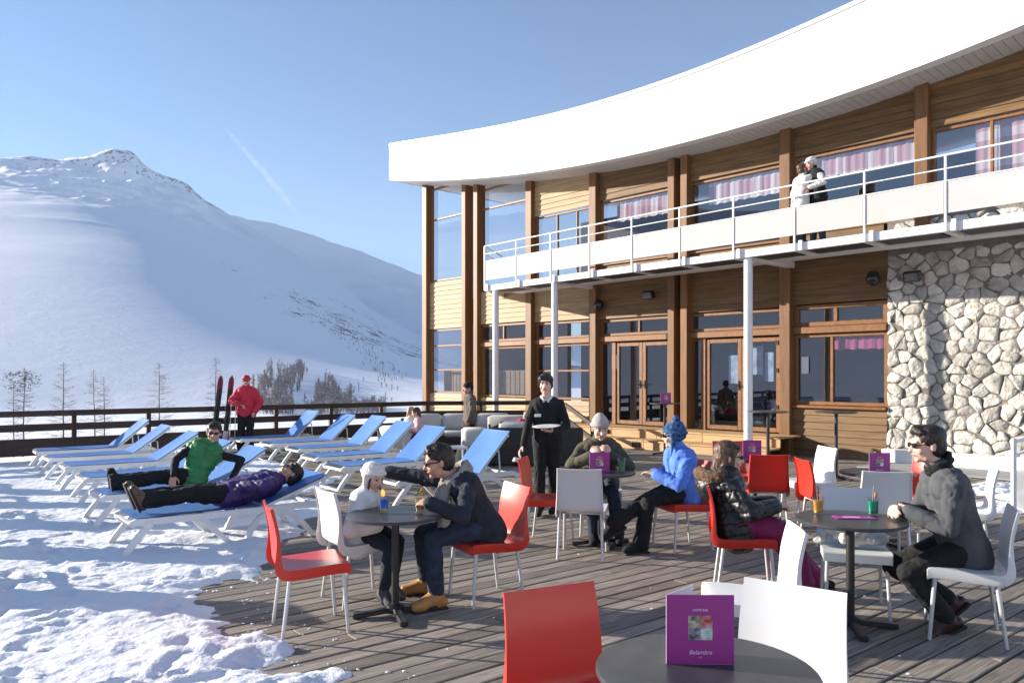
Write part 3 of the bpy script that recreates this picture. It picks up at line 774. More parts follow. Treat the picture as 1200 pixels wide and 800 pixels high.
mw.add(vv, [(2 * i, 2 * ((i + 1) % nn), 2 * ((i + 1) % nn) + 1, 2 * i + 1) for i in range(nn)] + [tuple(2 * i + 1 for i in range(nn)), tuple(2 * i for i in range(nn - 1, -1, -1))])
stone_wall = mw.build('stone_wall', M['mortar'], bld)
stone_field(0.0, min(4.4, arc[-1]), 0.24, 4.02, .295, .215, 11, stone_wall); stone_field(0.0, min(4.4, arc[-1]), 4.14, 4.64, .36, .25, 9, stone_wall)
# white plinth in front of the stone
pl = [W(1034) + Seg(1034, 1060).n * .05, W(1034) + Seg(1034, 1060).n * .85]
pm = MB(); fr = [wall_pt(x, 0, .06)[0] for x in arc]; fo = [wall_pt(x, 0, .30)[0] for x in arc]
poly2 = [p - BASE for p in fr] + [p - BASE for p in fo[::-1]]
pm.prism([(p.x, p.y) for p in poly2][::-1], 0.0, .27).build('plinth', M['white_wall'], bld)
fr = [wall_pt(x, 0, .302)[0] for x in arc]; fo = [wall_pt(x, 0, 1.45)[0] for x in arc]; poly2 = [p - BASE for p in fr] + [p - BASE for p in fo[::-1]]
MB().prism([(p.x, p.y) for p in poly2][::-1], .006, .03).build('kerb_slab', mat('grey_concrete', (.33, .325, .32), .85, .15, 4, .3, 30), bld)
# --- interior behind the glass: floors, ceiling of the lower storey and a dark back wall
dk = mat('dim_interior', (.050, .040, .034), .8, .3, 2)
def strip(name, pxs, d0, d1, z0, z1, m):
    mb = MB(); P0 = []; P1 = []
    for k, p in enumerate(pxs):
        sg = Seg(p - 3, p + 3); P0.append(W(p) + sg.n * d0); P1.append(W(p) + sg.n * d1)
    for k in range(len(pxs) - 1):
        q = [P0[k], P0[k + 1], P1[k + 1], P1[k]]
        mb.add([(a.x - BASE.x, a.y - BASE.y, z) for z in (z0, z1) for a in q], [(3, 2, 1, 0), (4, 5, 6, 7), (0, 1, 5, 4), (2, 3, 7, 6)] + ([(3, 0, 4, 7)] if k == 0 else []) + ([(1, 2, 6, 5)] if k == len(pxs) - 2 else []))
    return mb.build(name, m, bld)
ip = [497, 560, 624, 699, 797, 924, 1083, 1250, 1420]
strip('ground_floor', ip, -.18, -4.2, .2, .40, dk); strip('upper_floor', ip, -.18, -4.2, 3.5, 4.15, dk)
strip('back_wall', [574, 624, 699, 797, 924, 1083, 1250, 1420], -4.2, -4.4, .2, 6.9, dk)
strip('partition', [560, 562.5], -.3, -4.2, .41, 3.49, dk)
# --- steps in front of the doors
lw = mat('pale_step_wood', (.50, .31, .145), .65, .18, 4, .2, 10, stretch=(.6, 8, 8), objvar=.1)
stp = [660, 700, 745, 797, 850, 905, 940]
def step_boards(d0, d1, z0, z1):
    for k in range(len(stp) - 1):
        sg = Seg(stp[k], stp[k + 1]); lo, hi = .004, sg.L - .004
        n = 2 if (z1 - z0) < .25 else 3
        wb('riser_board', lw, sg, lo, hi, z0, z1 - .035, d1 - .03, d1, .004)
        nb = max(1, round((d1 - d0) / .16)); bw = (d1 - d0) / nb
        for j in range(nb): wb('tread_board', lw, sg, lo, hi, z1 - .035, z1, d0 + bw * j + .004, d0 + bw * (j + 1) + (.02 if j == nb - 1 else -.004), .005)
step_boards(.02, .95, .21, .42); step_boards(.95, 1.45, 0.0, .21)
for px, dd in ((707, 1.48), (742, .99), (792, 1.48)):
    sg = Seg(px - 8, px + 8); wb('step_lamp', M['black_plastic'], sg, 0, .22, .05 if dd > 1.2 else .26, .16 if dd > 1.2 else .37, dd - .03, dd, .006)
# --- roof: fascia band, coping, soffit boards
fpx = list(np.linspace(456, 1420, 60)); RS = [-1.85, .18, 1.84, 4.37, 6.5, 9.1, 11.6, 13.7, 16, 19]; RTOP = np.polyfit(RS, [7.66, 7.38, 7.2, 6.92, 6.76, 6.72, 6.86, 7.02, 7.42, 7.95], 4)
def ftop(px): return EYE + float(np.polyval(RTOP, fs_(px)))
def fbot(px): return sof(fs_(px))
mb = MB(); co = MB(); top = MB(); vs_ = []
fpts = [FA(p) for p in fpx]
nrm = []
for i in range(len(fpts)):
    t = (fpts[min(i + 1, len(fpts) - 1)] - fpts[max(i - 1, 0)]).normalized(); nrm.append(Vector((t.y, -t.x, 0)))
def loft(profile):
    mb_ = MB(); k = None
    for i, p in enumerate(fpts):
        pr_ = profile(i); k = len(pr_)
        for (d_, z) in pr_: q_ = p + nrm[i] * d_ - BASE; mb_.v.append((q_.x, q_.y, z))
    for i in range(len(fpts) - 1):
        for j in range(k): a_ = i * k + j; b_ = i * k + (j + 1) % k; mb_.f.append((a_, a_ + k, b_ + k, b_)); mb_.m.append(0)
    mb_.f += [tuple(range(k - 1, -1, -1)), tuple((len(fpts) - 1) * k + j for j in range(k))]; mb_.m += [0, 0]; return mb_
roof = loft(lambda i: [(0, fbot(fpx[i]) - .03), (0, ftop(fpx[i]) - .10), (-.25, ftop(fpx[i]) - .10), (-.25, fbot(fpx[i]) - .03)]).build('roof', M['white_wall'], bld)
o = loft(lambda i: [(.015 if fpx[i] > 540 else .001, ftop(fpx[i]) - .085), (.02 if fpx[i] > 540 else .001, ftop(fpx[i])), (-.3, ftop(fpx[i]) + .01), (-.3, ftop(fpx[i]) - .085)]).build('coping', M['white_metal'], roof)
for o_ in (roof, o): smooth_by_angle(o_, 30)
mb = MB(); back = [FA(p) - WN * (OVER + 4.6) for p in fpx]
vs_ = [(q_.x - BASE.x, q_.y - BASE.y, ftop(p) - .12) for q_, p in zip(fpts, fpx)] + [(q_.x - BASE.x, q_.y - BASE.y, ftop(p) - .12) for q_, p in zip(back, fpx)]
n = len(fpx); mb.add(vs_, [(i, i + 1, n + i + 1, n + i) for i in range(n - 1)]).build('roof_sheet', M['white_wall'], roof)
sb = MB(); L = 0; npx = np.linspace(458, 1420, 900); arcl = [0.0]; fp_ = [FA(p) for p in npx]
for i in range(1, len(fp_)): arcl.append(arcl[-1] + (fp_[i] - fp_[i - 1]).length)
pos = np.arange(0, arcl[-1], .15); ppx = np.interp(pos, arcl, npx)
for i in range(len(ppx) - 1):
    a0, a1 = ppx[i], ppx[i] + (ppx[i + 1] - ppx[i]) * .94
    def inner(p): return FA(p) - WN * (OVER + .15)
    q_ = [(FA(a0) - WN * .06, fbot(a0)), (FA(a1) - WN * .06, fbot(a1)), (inner(a1), fbot(a1)), (inner(a0), fbot(a0))]
    sb.add([(c_.x - BASE.x, c_.y - BASE.y, zz + z) for z in (-.005, .02) for c_, zz in q_], [(3, 2, 1, 0), (4, 5, 6, 7), (0, 1, 5, 4), (1, 2, 6, 5), (2, 3, 7, 6), (3, 0, 4, 7)])
o = sb.build('soffit_boards', M['soffit'], roof); o['kind'] = 'stuff'
mb = MB(); vs_ = []
q1 = [(FA(p), fbot(p)) for p in fpx]; q2 = [(FA(p) - WN * (OVER + 4.6), fbot(p)) for p in fpx]
mb.add([(c_.x - BASE.x, c_.y - BASE.y, zz + .025) for c_, zz in q1 + q2], [(i, n + i, n + i + 1, i + 1) for i in range(n - 1)]).build('ceiling', M['soffit'], roof)
# closed left end of the roof
e0, e1 = FA(456), FA(456) - WN * (OVER + 4.6); mb = MB(); mb.add([tuple(Vector((c_.x, c_.y, z)) - Vector((BASE.x, BASE.y, 0))) for c_ in (e0 - WN * .25, e1) for z in (fbot(456) - .02, ftop(456) - .12)], [(0, 2, 3, 1)]); mb.build('roof_end', M['white_wall'], roof)
# --- balcony
def veil():
    m = bpy.data.materials.new('white_mesh_panel'); m.use_nodes = True; N = m.node_tree.nodes; Lk = m.node_tree.links
    b = N['Principled BSDF']; b.inputs['Base Color'].default_value = (.80, .79, .77, 1); b.inputs['Roughness'].default_value = .6
    tr = N.new('ShaderNodeBsdfTransparent'); tl = N.new('ShaderNodeBsdfTranslucent'); tl.inputs[0].default_value = (.8, .79, .77, 1)
    m1 = N.new('ShaderNodeMixShader'); m1.inputs[0].default_value = .3; m2 = N.new('ShaderNodeMixShader'); m2.inputs[0].default_value = .42
    Lk.new(b.outputs[0], m1.inputs[1]); Lk.new(tl.outputs[0], m1.inputs[2]); Lk.new(m1.outputs[0], m2.inputs[1]); Lk.new(tr.outputs[0], m2.inputs[2])
    Lk.new(m2.outputs[0], N['Material Output'].inputs['Surface']); return m
M['veil'] = veil()
b0, b1 = BL(567), BL(1335); bs = Seg(b0, b1); NPOST = int(bs.L / 1.305)
slab = MB(); inner_ = [W(p) + Seg(p - 3, p + 3).n * .0 for p in (585, 640, 700, 797, 924, 1083, 1250, 1335)]
poly3 = [b0 - bs.n * .14, b1 - bs.n * .14] + inner_[::-1]
slab.prism([((p - BASE).x, (p - BASE).y) for p in poly3][::-1], 4.13, 4.18)
balc = slab.build('balcony', M['soffit'], bld)
def bpart(name, mb_, m): return mb_.build(name, m, balc)
def bp(x, z, d): return bs.p(x, z, d) - BASE
w = MB(); w.beam(bp(0, 4.09, -.06), bp(bs.L, 4.09, -.06), .09, .15, bev=.008); bpart('edge_beam', w, M['white_metal'])
w = MB(); w.beam(b0 - BASE - bs.n * .12 + Vector((0, 0, 4.08)) + bs.t * .05, W(590) - BASE + Vector((0, 0, 4.08)), .09, .15, bev=.008); bpart('end_beam', w, M['white_metal'])
w = MB(); w.beam(bp(.3, 4.06, -.98), bp(bs.L, 4.06, -.98), .36, .10); bpart('soffit_beam', w, M['white_metal'])
i = 0
for k in range(NPOST + 1):
    x = .04 + k * 1.305
    w = MB(); w.bbox(bp(x, 4.64, .005), (.036, .03, 1.22), .004, Matrix.Rotation(bs.ang, 3, 'Z')); bpart('baluster', w, M['white_metal'])
    w = MB(); w.bbox(bp(x + .13, 4.10, .02), (.07, .05, .19), .004, Matrix.Rotation(bs.ang, 3, 'Z')); bpart('bracket', w, M['white_metal'])
    if k < NPOST:
        w = MB(); w.box(bp(x + .65, 4.57, .0), (1.245, .006, .52), Matrix.Rotation(bs.ang, 3, 'Z')); bpart('balcony_panel', w, M['veil'])
        for z, rr in ((5.25, .019), (5.03, .012), (4.832, .010)):
            w = MB(); w.tube([bp(x, z, .005), bp(x + 1.305, z, .005)], rr, 8, False); bpart('handrail' if z > 5.2 else 'rail', w, M['white_metal']).data.polygons.foreach_set('use_smooth', [True] * 8)
        w = MB(); w.box(bp(x + .62, 4.045, -.44), (1.02, .62, .03), Matrix.Rotation(bs.ang, 3, 'Z')); bpart('grating', w, M['dark_grate'])
        w = MB(); e = bp(x + 1.27, 4.06, -.11); w.beam(e, e - bs.n * .68, .10, .08); bpart('joist', w, M['white_metal'])
for z, rr in ((5.25, .022), (5.03, .016)):
    w = MB(); w.tube([bp(.04, z, .005), W(588) - BASE + Vector((0, 0, z))], rr, 8, False); bpart('rail', w, M['white_metal'])
for px in (577, 646, 873, 1268):
    p = BL(px) - bs.n * .12; w = MB(); w.lathe([(.085, -.05), (.085, 4.02)], 18, p - BASE); smooth_by_angle(w.build('column', M['white_metal'], bld), 50)
# long cross beams under the balcony at the columns
for px in (646, 873): p = BL(px) - bs.n * .2 - BASE + Vector((0, 0, 4.03)); w = MB(); w.beam(p, p - bs.n * 1.75, .12, .13); bpart('cross_beam', w, M['white_metal'])
# --- lamps and loudspeakers on the wall
def flood(px, z, m2):
    sg = Seg(px - 6, px + 6); mb_ = MB(); mb_.bbox((0, 0, 0), (.30, .14, .20), .02)
    o = mb_.build('floodlight', M['black_plastic'], bld); place(o, sg, sg.L / 2, z, .22); o.rotation_euler = (R(18), 0, sg.ang)
    MB().box((0, -.075, 0), (.24, .006, .14)).build('lens', mat('floodlight_lens', (.16, .16, .16), .12, .3), o)
    MB().box((0, .10, -.02), (.05, .16, .05)).build('arm', M['black_plastic'], o)
flood(766, 3.66, 0); flood(1074, 3.55, 0)
for px, z in ((707, 3.52), (1028, 3.58)):
    sg = Seg(px - 6, px + 6); mb_ = MB(); mb_.ball((0, 0, 0), (.13, .12, .15), 14, 10); o = mb_.build('loudspeaker', M['black_plastic'], bld, True); place(o, sg, sg.L / 2, z, .20)
    MB().box((0, .12, 0), (.06, .12, .06)).build('arm', M['black_plastic'], o)
for px, z, i in ((716, 1.86, 3), (938, 1.72, 5)):
    sg = bays[i]; x = (W(px) - sg.a).dot(sg.t); wb('notice', M['paper'], sg, x, x + .16, z, z + .36, -.045, -.040)
for px, z, w_ in ((846, 1.75, .30), (870, 1.95, .34), (889, 1.80, .2)):
    sg = bays[4]; x = (W(px) - sg.a).dot(sg.t); wb('poster', mat('pale_poster', (.32, .42, .55), .6, .4, 6), sg, x, x + w_, z - .25, z + .4, -.30, -.29)
# hinges beside the right-hand door
for z in (.95, 1.75, 2.35):
    sg = bays[4]; wb('hinge', M['black_metal'], sg, sg.L - .30, sg.L - .22, z, z + .09, -.02, .02, .004)
# --- stair handrail near the sofas and the white railing by the stone wall
t0 = at(662, 18.6); hr = thing('stair_handrail', 'dark sloping timber handrail beside the wooden steps', 'handrail', t0)
e0, e1 = Vector((0, 0, 0)), at(694, 17.6) - t0; e1.z = 0
MB().bbox((0, 0, .5), (.08, .08, 1.0), .006).build('post', M['darkwood'], hr); o = MB().bbox((0, 0, .32), (.08, .08, .64), .006).build('post', M['darkwood'], hr); o.location = e1
for dz in (0, -.33): w = MB(); w.beam((0, 0, .98 + dz), e1 + Vector((0, 0, .56 + dz)), .05, .10, bev=.005); w.build('rail', M['darkwood'], hr)
t0 = ground(1188, 606); wr = thing('white_railing', 'white metal railing with mesh infill beside the stone wall', 'railing', t0)
dr = Vector((.93, .36, 0)); ex = dr * 1.4
for f in (0, 1): o = MB().bbox((0, 0, .46), (.045, .045, .95), .004).build('post', M['white_metal'], wr); o.location = ex * f + Vector((0, 0, .0))
w = MB(); w.beam((0, 0, .90), ex + Vector((0, 0, 1.15)), .05, .04); w.build('rail', M['white_metal'], wr)
w = MB(); w.beam((0, 0, .74), ex + Vector((0, 0, .99)), .03, .03); w.build('rail', M['white_metal'], wr)
w = MB(); w.box(ex / 2 + Vector((0, 0, .33)), (1.34, .006, .46), Matrix.Rotation(math.atan2(dr.y, dr.x), 3, 'Z')); w.build('mesh_panel', M['veil'], wr)
# ================================================================== chairs
def chair_proto(m):
    """shell of seat and back with a turned-down rim, on four tube legs; faces +Y"""
    ctrl = [(.215, .447), (.20, .462), (.10, .462), (-.05, .452), (-.14, .449), (-.192, .453), (-.214, .480), (-.221, .56), (-.232, .68), (-.250, .77), (-.270, .845)]
    prof = []
    for i in range(len(ctrl) - 1):
        p0, p1, p2, p3 = ctrl[max(i - 1, 0)], ctrl[i], ctrl[i + 1], ctrl[min(i + 2, len(ctrl) - 1)]
        for k in range(4):
            t = k / 4; prof.append(tuple(.5 * (2 * p1[c] + (-p0[c] + p2[c]) * t + (2 * p0[c] - 5 * p1[c] + 4 * p2[c] - p3[c]) * t * t + (-p0[c] + 3 * p1[c] - 3 * p2[c] + p3[c]) * t ** 3) for c in (0, 1)))
    prof.append(ctrl[-1]); n = len(prof); cols = [-1, -.97, -.8, -.5, 0, .5, .8, .97, 1]
    def half(s): return .222 if s < .45 else .222 - .020 * min(1, (s - .45) / .5)
    def rim(s): return .058 if s < .5 else max(0.012, .058 * (1 - (s - .5) / .33))
    top, bot = [], []
    for i, (y, z) in enumerate(prof):
        s = i / (n - 1); a, b = prof[max(i - 1, 0)], prof[min(i + 1, n - 1)]
        ty, tz = b[0] - a[0], b[1] - a[1]; L = math.hypot(ty, tz); ny, nz = tz / L, -ty / L      # outer normal (down / rearwards)
        ny, nz = -tz / L, ty / L
        if i < 4: ny, nz = 0.0, -1.0
        row = []; w = half(s); rm = rim(s)
        front = .035 * max(0, 1 - s / .05)
        row.append((-w, y + ny * rm, z + nz * rm)); 
        for c in cols:
            cup = (.020 if s > .55 else .006) * (1 - c * c)
            row.append((w * c, y + ny * cup, z + nz * cup))
        row.append((w, y + ny * rm, z + nz * rm)); top.append(row)
        bot.append([(x * .975, yy + ny * .009, zz + nz * .009) for (x, yy, zz) in row])
        if i == 0:
            pass
    k = len(top[0]); vs_ = [p for r_ in top for p in r_] + [p for r_ in bot for p in r_]; N_ = n * k; fs = []
    for i in range(n - 1):
        for j in range(k - 1):
            fs.append((i * k + j, i * k + j + 1, (i + 1) * k + j + 1, (i + 1) * k + j))
            fs.append((N_ + i * k + j, N_ + (i + 1) * k + j, N_ + (i + 1) * k + j + 1, N_ + i * k + j + 1))
    for i in range(n - 1):
        for j in (0, k - 1): a, b = i * k + j, (i + 1) * k + j; fs.append((a, b, N_ + b, N_ + a) if j == 0 else (b, a, N_ + a, N_ + b))
    for i in (0, n - 1):
        for j in range(k - 1): a, b = i * k + j, i * k + j + 1; fs.append((a, N_ + a, N_ + b, b) if i == 0 else (b, N_ + b, N_ + a, a))
    split = int(.5 * n)
    seat = MB(); back = MB()
    for f in fs:
        row_i = min((v % N_) // k for v in f); (seat if row_i < split else back).f.append(f)
    out = []
    for mb, nm in ((seat, 'seat'), (back, 'backrest')):
        ids = sorted({v for f in mb.f for v in f}); mp = {v: i for i, v in enumerate(ids)}
        mb.v = [vs_[v] for v in ids]; mb.f = [tuple(mp[v] for v in f) for f in mb.f]
        if nm == 'seat': mb.box((0, .214, .418), (.43, .010, .058))
        mb.m = [0] * len(mb.f); out.append((nm, mb))
    t = thing('bistro_chair', '', 'chair')
    for nm, mb in out:
        o = mb.build(nm, m, t); smooth_by_angle(o, 48)
    w = MB(); w.tube([(-.19, .17, .432), (.19, .17, .432)], .011, 8); w.tube([(-.19, -.16, .425), (.19, -.16, .425)], .011, 8)
    w.tube([(-.19, .17, .432), (-.19, -.16, .425)], .010, 8); w.tube([(.19, .17, .432), (.19, -.16, .425)], .010, 8)
    w.build('under_frame', M['leg'], t, True)
    for sx in (-1, 1):
        for (y0, y1) in ((.17, .205), (-.16, -.215)):
            o = MB().tube([(sx * .19, y0, .435), (sx * .205, y1, 0.002)], [.0145, .0115], 10).build('leg', M['leg'], t); smooth_by_angle(o, 50)
    return t
proto = {'red': chair_proto(M['red']), 'white': chair_proto(M['white_plastic'])}
first_use = {'red': True, 'white': True}
def chair(kind, x, y, yaw, label, group='bistro chairs on the terrace'):
    o = proto[kind] if first_use[kind] else copy_tree(proto[kind]); first_use[kind] = False
    o.location = (x, y, 0); o.rotation_euler = (0, 0, R(yaw - 90)); o['label'] = label; o['category'] = 'chair'; o['group'] = group
    return o
C1 = chair('red', -1.34, 5.12, 25, 'empty red chair drawn up to the table with the blue drink')
C2 = chair('white', -1.15, 5.80, 35, 'white chair that the child in the cream hat sits on')
C3 = chair('red', -.20, 5.80, 209, 'red chair that the man with the grey scarf sits on')
C4 = chair('red', .265, 2.80, -65, 'empty red chair beside the table with the large purple menu card')
C5 = chair('white', .965, 2.86, -127, 'empty white chair right beside the table with the large purple menu card')
C6 = chair('white', 1.31, 4.30, 173, 'empty white chair standing behind the large purple menu card, side on')
C7 = chair('red', 1.80, 5.95, -12, 'red chair that the woman in pink trousers sits on')
C8 = chair('white', 2.93, 4.99, 155, 'white chair behind the man in the grey fleece, who perches on it')
C9 = chair('white', 4.14, 7.10, 156, 'empty white chair facing left, near the white railing')
C10 = chair('white', 2.45, 5.50, -108, 'white chair with a pale bag lying on its seat')
C11 = chair('white', 3.35, 6.99, 76, 'empty white chair with its back turned, before a menu card near the stone wall')
C12 = chair('red', 4.16, 7.95, 205, 'red chair at the menu table close to the stone wall')
C13 = chair('red', 2.76, 8.42, 84, 'red chair with its back turned, behind the woman in pink trousers')
C14 = chair('red', 2.78, 9.58, -88, 'red chair on the far side of the small table by the white column')
C15 = chair('white', 3.44, 9.0, 188, 'white chair at the small table by the white column')
C16 = chair('red', 3.20, 7.75, 1, 'red chair standing side on, behind the yellow drink')
C17 = chair('white', .66, 7.18, 78, 'empty white chair with its back turned, at the beanie wearer table')
C18 = chair('red', .38, 7.78, -14, 'red chair in front of the waitress')
C19 = chair('red', 1.66, 7.50, 199, 'red chair that the person in the blue fleece sits on')
C20 = chair('white', .95, 8.22, -98, 'white chair that the man in the grey beanie sits on')

# ================================================================== tables
def table(x, y, rz, label, h=.725, r=.35, name='round_table', foot=.30):
    t = thing(name, label, 'table', (x, y, 0), R(rz), 'round black-legged tables')
    o = MB().lathe([(r - .006, h - .022), (r, h - .016), (r, h - .004), (r - .004, h)], 56).build('table_top', M['table_top'], t); smooth_by_angle(o, 30)
    o = MB().lathe([(.027, .05), (.027, h - .03), (.09, h - .028), (.09, h - .021)], 16).build('column', M['black_metal'], t); smooth_by_angle(o, 40)
    b = MB()
    for k in range(4):
        a = math.pi / 2 * k; d = Vector((math.cos(a), math.sin(a), 0))
        b.beam(d * .015 + Vector((0, 0, .045)), d * foot + Vector((0, 0, .022)), .055, .035, bev=.006)
        b.lathe([(.018, .001), (.018, .012)], 8, d * (foot - .04))
    b.lathe([(.06, .025), (.06, .07), (.03, .085)], 12)
    b.build('base', M['black_metal'], t); return t
T1 = table(-.82, 5.40, 20, 'round dark table with a blue cocktail, between the child and the scarfed man', .712, .34)
T2 = table(2.26, 5.13, -8, 'round dark table with green and yellow drinks')
T3 = table(.88, 7.66, 15, 'round dark table in front of the man in the grey beanie')
T4 = table(.628, 2.49, 10, 'large round slate table carrying the large purple menu card', .73, .355)
T5 = table(3.62, 7.62, 30, 'small dark table with a menu card near the stone wall')
T6 = table(2.82, 8.92, 0, 'small dark table with a menu card beside the white column')
def high_table(px, y, rz, label):
    p = at(px, y); return table(p.x, p.y, rz, label, 1.10, .32, 'bar_table', .26)
H1 = high_table(900, 12.6, 10, 'tall dark bar table standing by the white column')
H2 = high_table(980, 12.4, 40, 'tall dark bar table standing before the shop window')
H3 = high_table(779, 16.3, 0, 'tall bar table with a menu card in front of the double doors')

# ================================================================== menu cards
M['photo_a'] = mat('food_picture', (.62, .52, .42), .4, 0, 55, tint=(.03, .05, .02)); M['photo_b'] = mat('red_food_picture', (.75, .50, .42), .4, 0, 40, tint=(.45, .03, .04))
M['photo_c'] = mat('dark_food_picture', (.45, .43, .46), .4, 0, 60, tint=(.005, .005, .01)); M['photo_d'] = mat('pale_food_picture', (.80, .82, .78), .4, 0, 45, tint=(.22, .36, .28))
M['ink'] = mat('pale_pink_print', (.80, .62, .76), .5, .02)
def text_part(body, size, loc, parent, shear=0.0, weight=0.0):
    cu = bpy.data.curves.new('lettering', 'FONT'); cu.body = body; cu.size = size; cu.align_x = 'CENTER'; cu.align_y = 'CENTER'; cu.shear = shear; cu.offset = weight; cu.extrude = .0002
    cu.materials.append(M['ink']); tmp = link(bpy.data.objects.new('lettering_curve', cu)); me = bpy.data.meshes.new_from_object(tmp.evaluated_get(bpy.context.evaluated_depsgraph_get())); bpy.data.objects.remove(tmp); me.name = 'lettering'
    o = link(bpy.data.objects.new('lettering', me), parent); o.location = loc; o.rotation_euler = (R(90), 0, 0); return o
def menu(x, y, z, yaw, label, w=.215, h=.215, full=True):
    """folded card: printed front panel, white-backed side panel swinging back at its left edge, rear panel; front faces -Y"""
    t = thing('menu_card', label, 'menu', (x, y, z), R(yaw), 'purple menu cards')
    f = MB().box((0, 0, h / 2), (w, .0022, h)).build('front_panel', M['purple'], t)
    a = Vector((-w / 2, .0022, 0)); b = Vector((-w / 2 + .115, .13, 0))
    s = MB(); s.beam(a + Vector((0, 0, h / 2)), b + Vector((0, 0, h / 2)), .002, h - .002); s.build('side_panel', M['paper'], t)
    q = .039 * w / .215; yy = -.0016
    for (i, j, m) in ((-1, 1, 'photo_a'), (1, 1, 'photo_b'), (-1, -1, 'photo_c'), (1, -1, 'photo_d')):
        MB().box((i * q / 2, yy, h * .525 + j * q / 2), (q - .001, .0006, q - .001)).build('picture', M[m], t)
    text_part('CARTE BAR', .0095 * w / .215, (0, -.0016, h * .78), t, 0, .0002); text_part('Belambra', .0195 * w / .215, (0, -.0016, h * .17), t, .32); text_part('club', .0065 * w / .215, (0.0, -.0016, h * .10), t)
    return t
menu(.62, 2.53, .731, -1, 'large purple menu card standing on the slate table between red and white chairs', .222, .228)
menu(.86, 7.54, .726, 4, 'purple menu card in front of the man in the grey beanie', .20, .20)
menu(2.77, 8.86, .726, -4, 'purple menu card on the small table by the white column', .21, .21)
menu(3.60, 7.52, .726, -3, 'purple menu card on the small table near the stone wall', .20, .20)
p = at(779, 16.25); menu(p.x, p.y - .1, 1.101, 0, 'purple menu card on the tall bar table before the double doors', .22, .22)
ft_ = thing('menu_folder', 'closed purple menu lying flat on the table between two drinks', 'menu', (2.30, 5.16, .7255), R(-4))
MB().bbox((0, 0, .003), (.26, .115, .006), .001).build('cover', M['purple'], ft_); MB().box((-.02, -.005, .0066), (.11, .03, .0006)).build('print', M['ink'], ft_)

# ================================================================== drinks
def liquid(name, c):
    m = mat(name, c, .15, .08, 20, spec=.5); return m
M['blue_drink'] = liquid('blue_drink', (.01, .16, .72)); M['green_drink'] = liquid('green_drink', (.0, .32, .14)); M['yellow_drink'] = liquid('orange_drink', (.75, .36, .03))
M['orange_fruit'] = mat('orange_slice', (.85, .33, .02), .5, .2, 40); M['mint'] = mat('mint_leaf', (.05, .20, .04), .6, .3, 30); M['straw'] = mat('black_straw', (.02, .02, .02), .4)
M['pale_drink'] = liquid('pale_drink', (.60, .52, .25))
def drink(x, y, z, m, label, h=.125, r=.037, slice_=True, straw=True, mint=False, layer=None):
    t = thing('cocktail_glass', label, 'drink', (x, y, z), rng.uniform(0, 6), 'drinks on the tables')
    o = MB().lathe([(r * .78, 0), (r * .80, .004), (r, h), (r * .95, h), (r * .74, .014), (.001, .012)], 24, caps=False).build('tumbler', M['tumbler'], t, True)
    o = MB().lathe([(r * .72, .013), (r * .90, h * .80), (.001, h * .80)], 20).build('liquid', M[m], t); smooth_by_angle(o, 40)
    if layer: o = MB().lathe([(r * .725, .0125), (r * .78, h * .28), (.001, h * .281)], 20).build('syrup', M[layer], t); smooth_by_angle(o, 40); o.scale = (1.01, 1.01, 1)
    if slice_:
        o = MB().lathe([(.001, -.003), (.026, -.003), (.027, 0), (.026, .003), (.001, .003)], 18).build('fruit_slice', M['orange_fruit'], t); o.location = (r * .7, 0, h + .012); o.rotation_euler = (R(90), 0, .4)
    if mint:
        w = MB()
        for k in range(6): a = k * 1.05; w.ball((.014 * math.cos(a), .014 * math.sin(a), h + .004 + .006 * (k % 3)), (.014, .008, .005), 6, 4, Matrix.Rotation(a, 3, 'Z'))
        w.build('garnish', M['mint'], t)
    if straw: MB().tube([(-.01, 0, .03), (.014, .004, h + .075)], .0032, 6).build('straw', M['straw'], t)
p = ground(450, 601, .712); drink(p.x, p.y, .7125, 'blue_drink', 'bright blue cocktail with orange slice on the table before the child', straw=False, layer='pale_drink')
drink(-.66, 5.49, .7125, 'pale_drink', 'pale cocktail with orange and mint held by the scarfed man', mint=True, straw=False, layer='yellow_drink')
p = ground(959, 602, .725); drink(p.x, p.y, .7255, 'yellow_drink', 'yellow orange drink in a tumbler on the dark table', slice_=False, h=.12, r=.042)
p = ground(1023, 603, .725); drink(p.x, p.y, .7255, 'green_drink', 'emerald green drink with a straw in a tumbler', slice_=True, h=.12, r=.042)
drink(1.07, 7.50, .7255, 'mint', 'dark green drink beside the purple menu card of the beanie wearer', slice_=False, h=.15)
# pale bag on a white chair
bg_ = MB(); r = random.Random(2)
for k in range(26): bg_.ball((r.gauss(0, .075), r.gauss(0, .06), .05 + abs(r.gauss(0, .045))), (r.uniform(.04, .075), r.uniform(.035, .06), r.uniform(.03, .055)), 8, 6)
BAG = bg_

# ================================================================== sun loungers
def sweep(mb, pts, w, h, x):
    """rectangular section swept along a path in the y-z plane at lateral position x"""
    n = len(pts); b0 = len(mb.v)
    for i, (y, z) in enumerate(pts):
        a, b = pts[max(i - 1, 0)], pts[min(i + 1, n - 1)]; ty, tz = b[0] - a[0], b[1] - a[1]; L = math.hypot(ty, tz); ny, nz = -tz / L, ty / L
        for (sx, sn) in ((-1, -1), (1, -1), (1, 1), (-1, 1)): mb.v.append((x + sx * w / 2, y + ny * sn * h / 2, z + nz * sn * h / 2))
    for i in range(n - 1):
        for j in range(4): k = (j + 1) % 4; mb.f.append((b0 + i * 4 + j, b0 + i * 4 + k, b0 + (i + 1) * 4 + k, b0 + (i + 1) * 4 + j)); mb.m.append(0)
    mb.f += [(b0 + 3, b0 + 2, b0 + 1, b0), tuple(b0 + (n - 1) * 4 + j for j in range(4))]; mb.m += [0, 0]
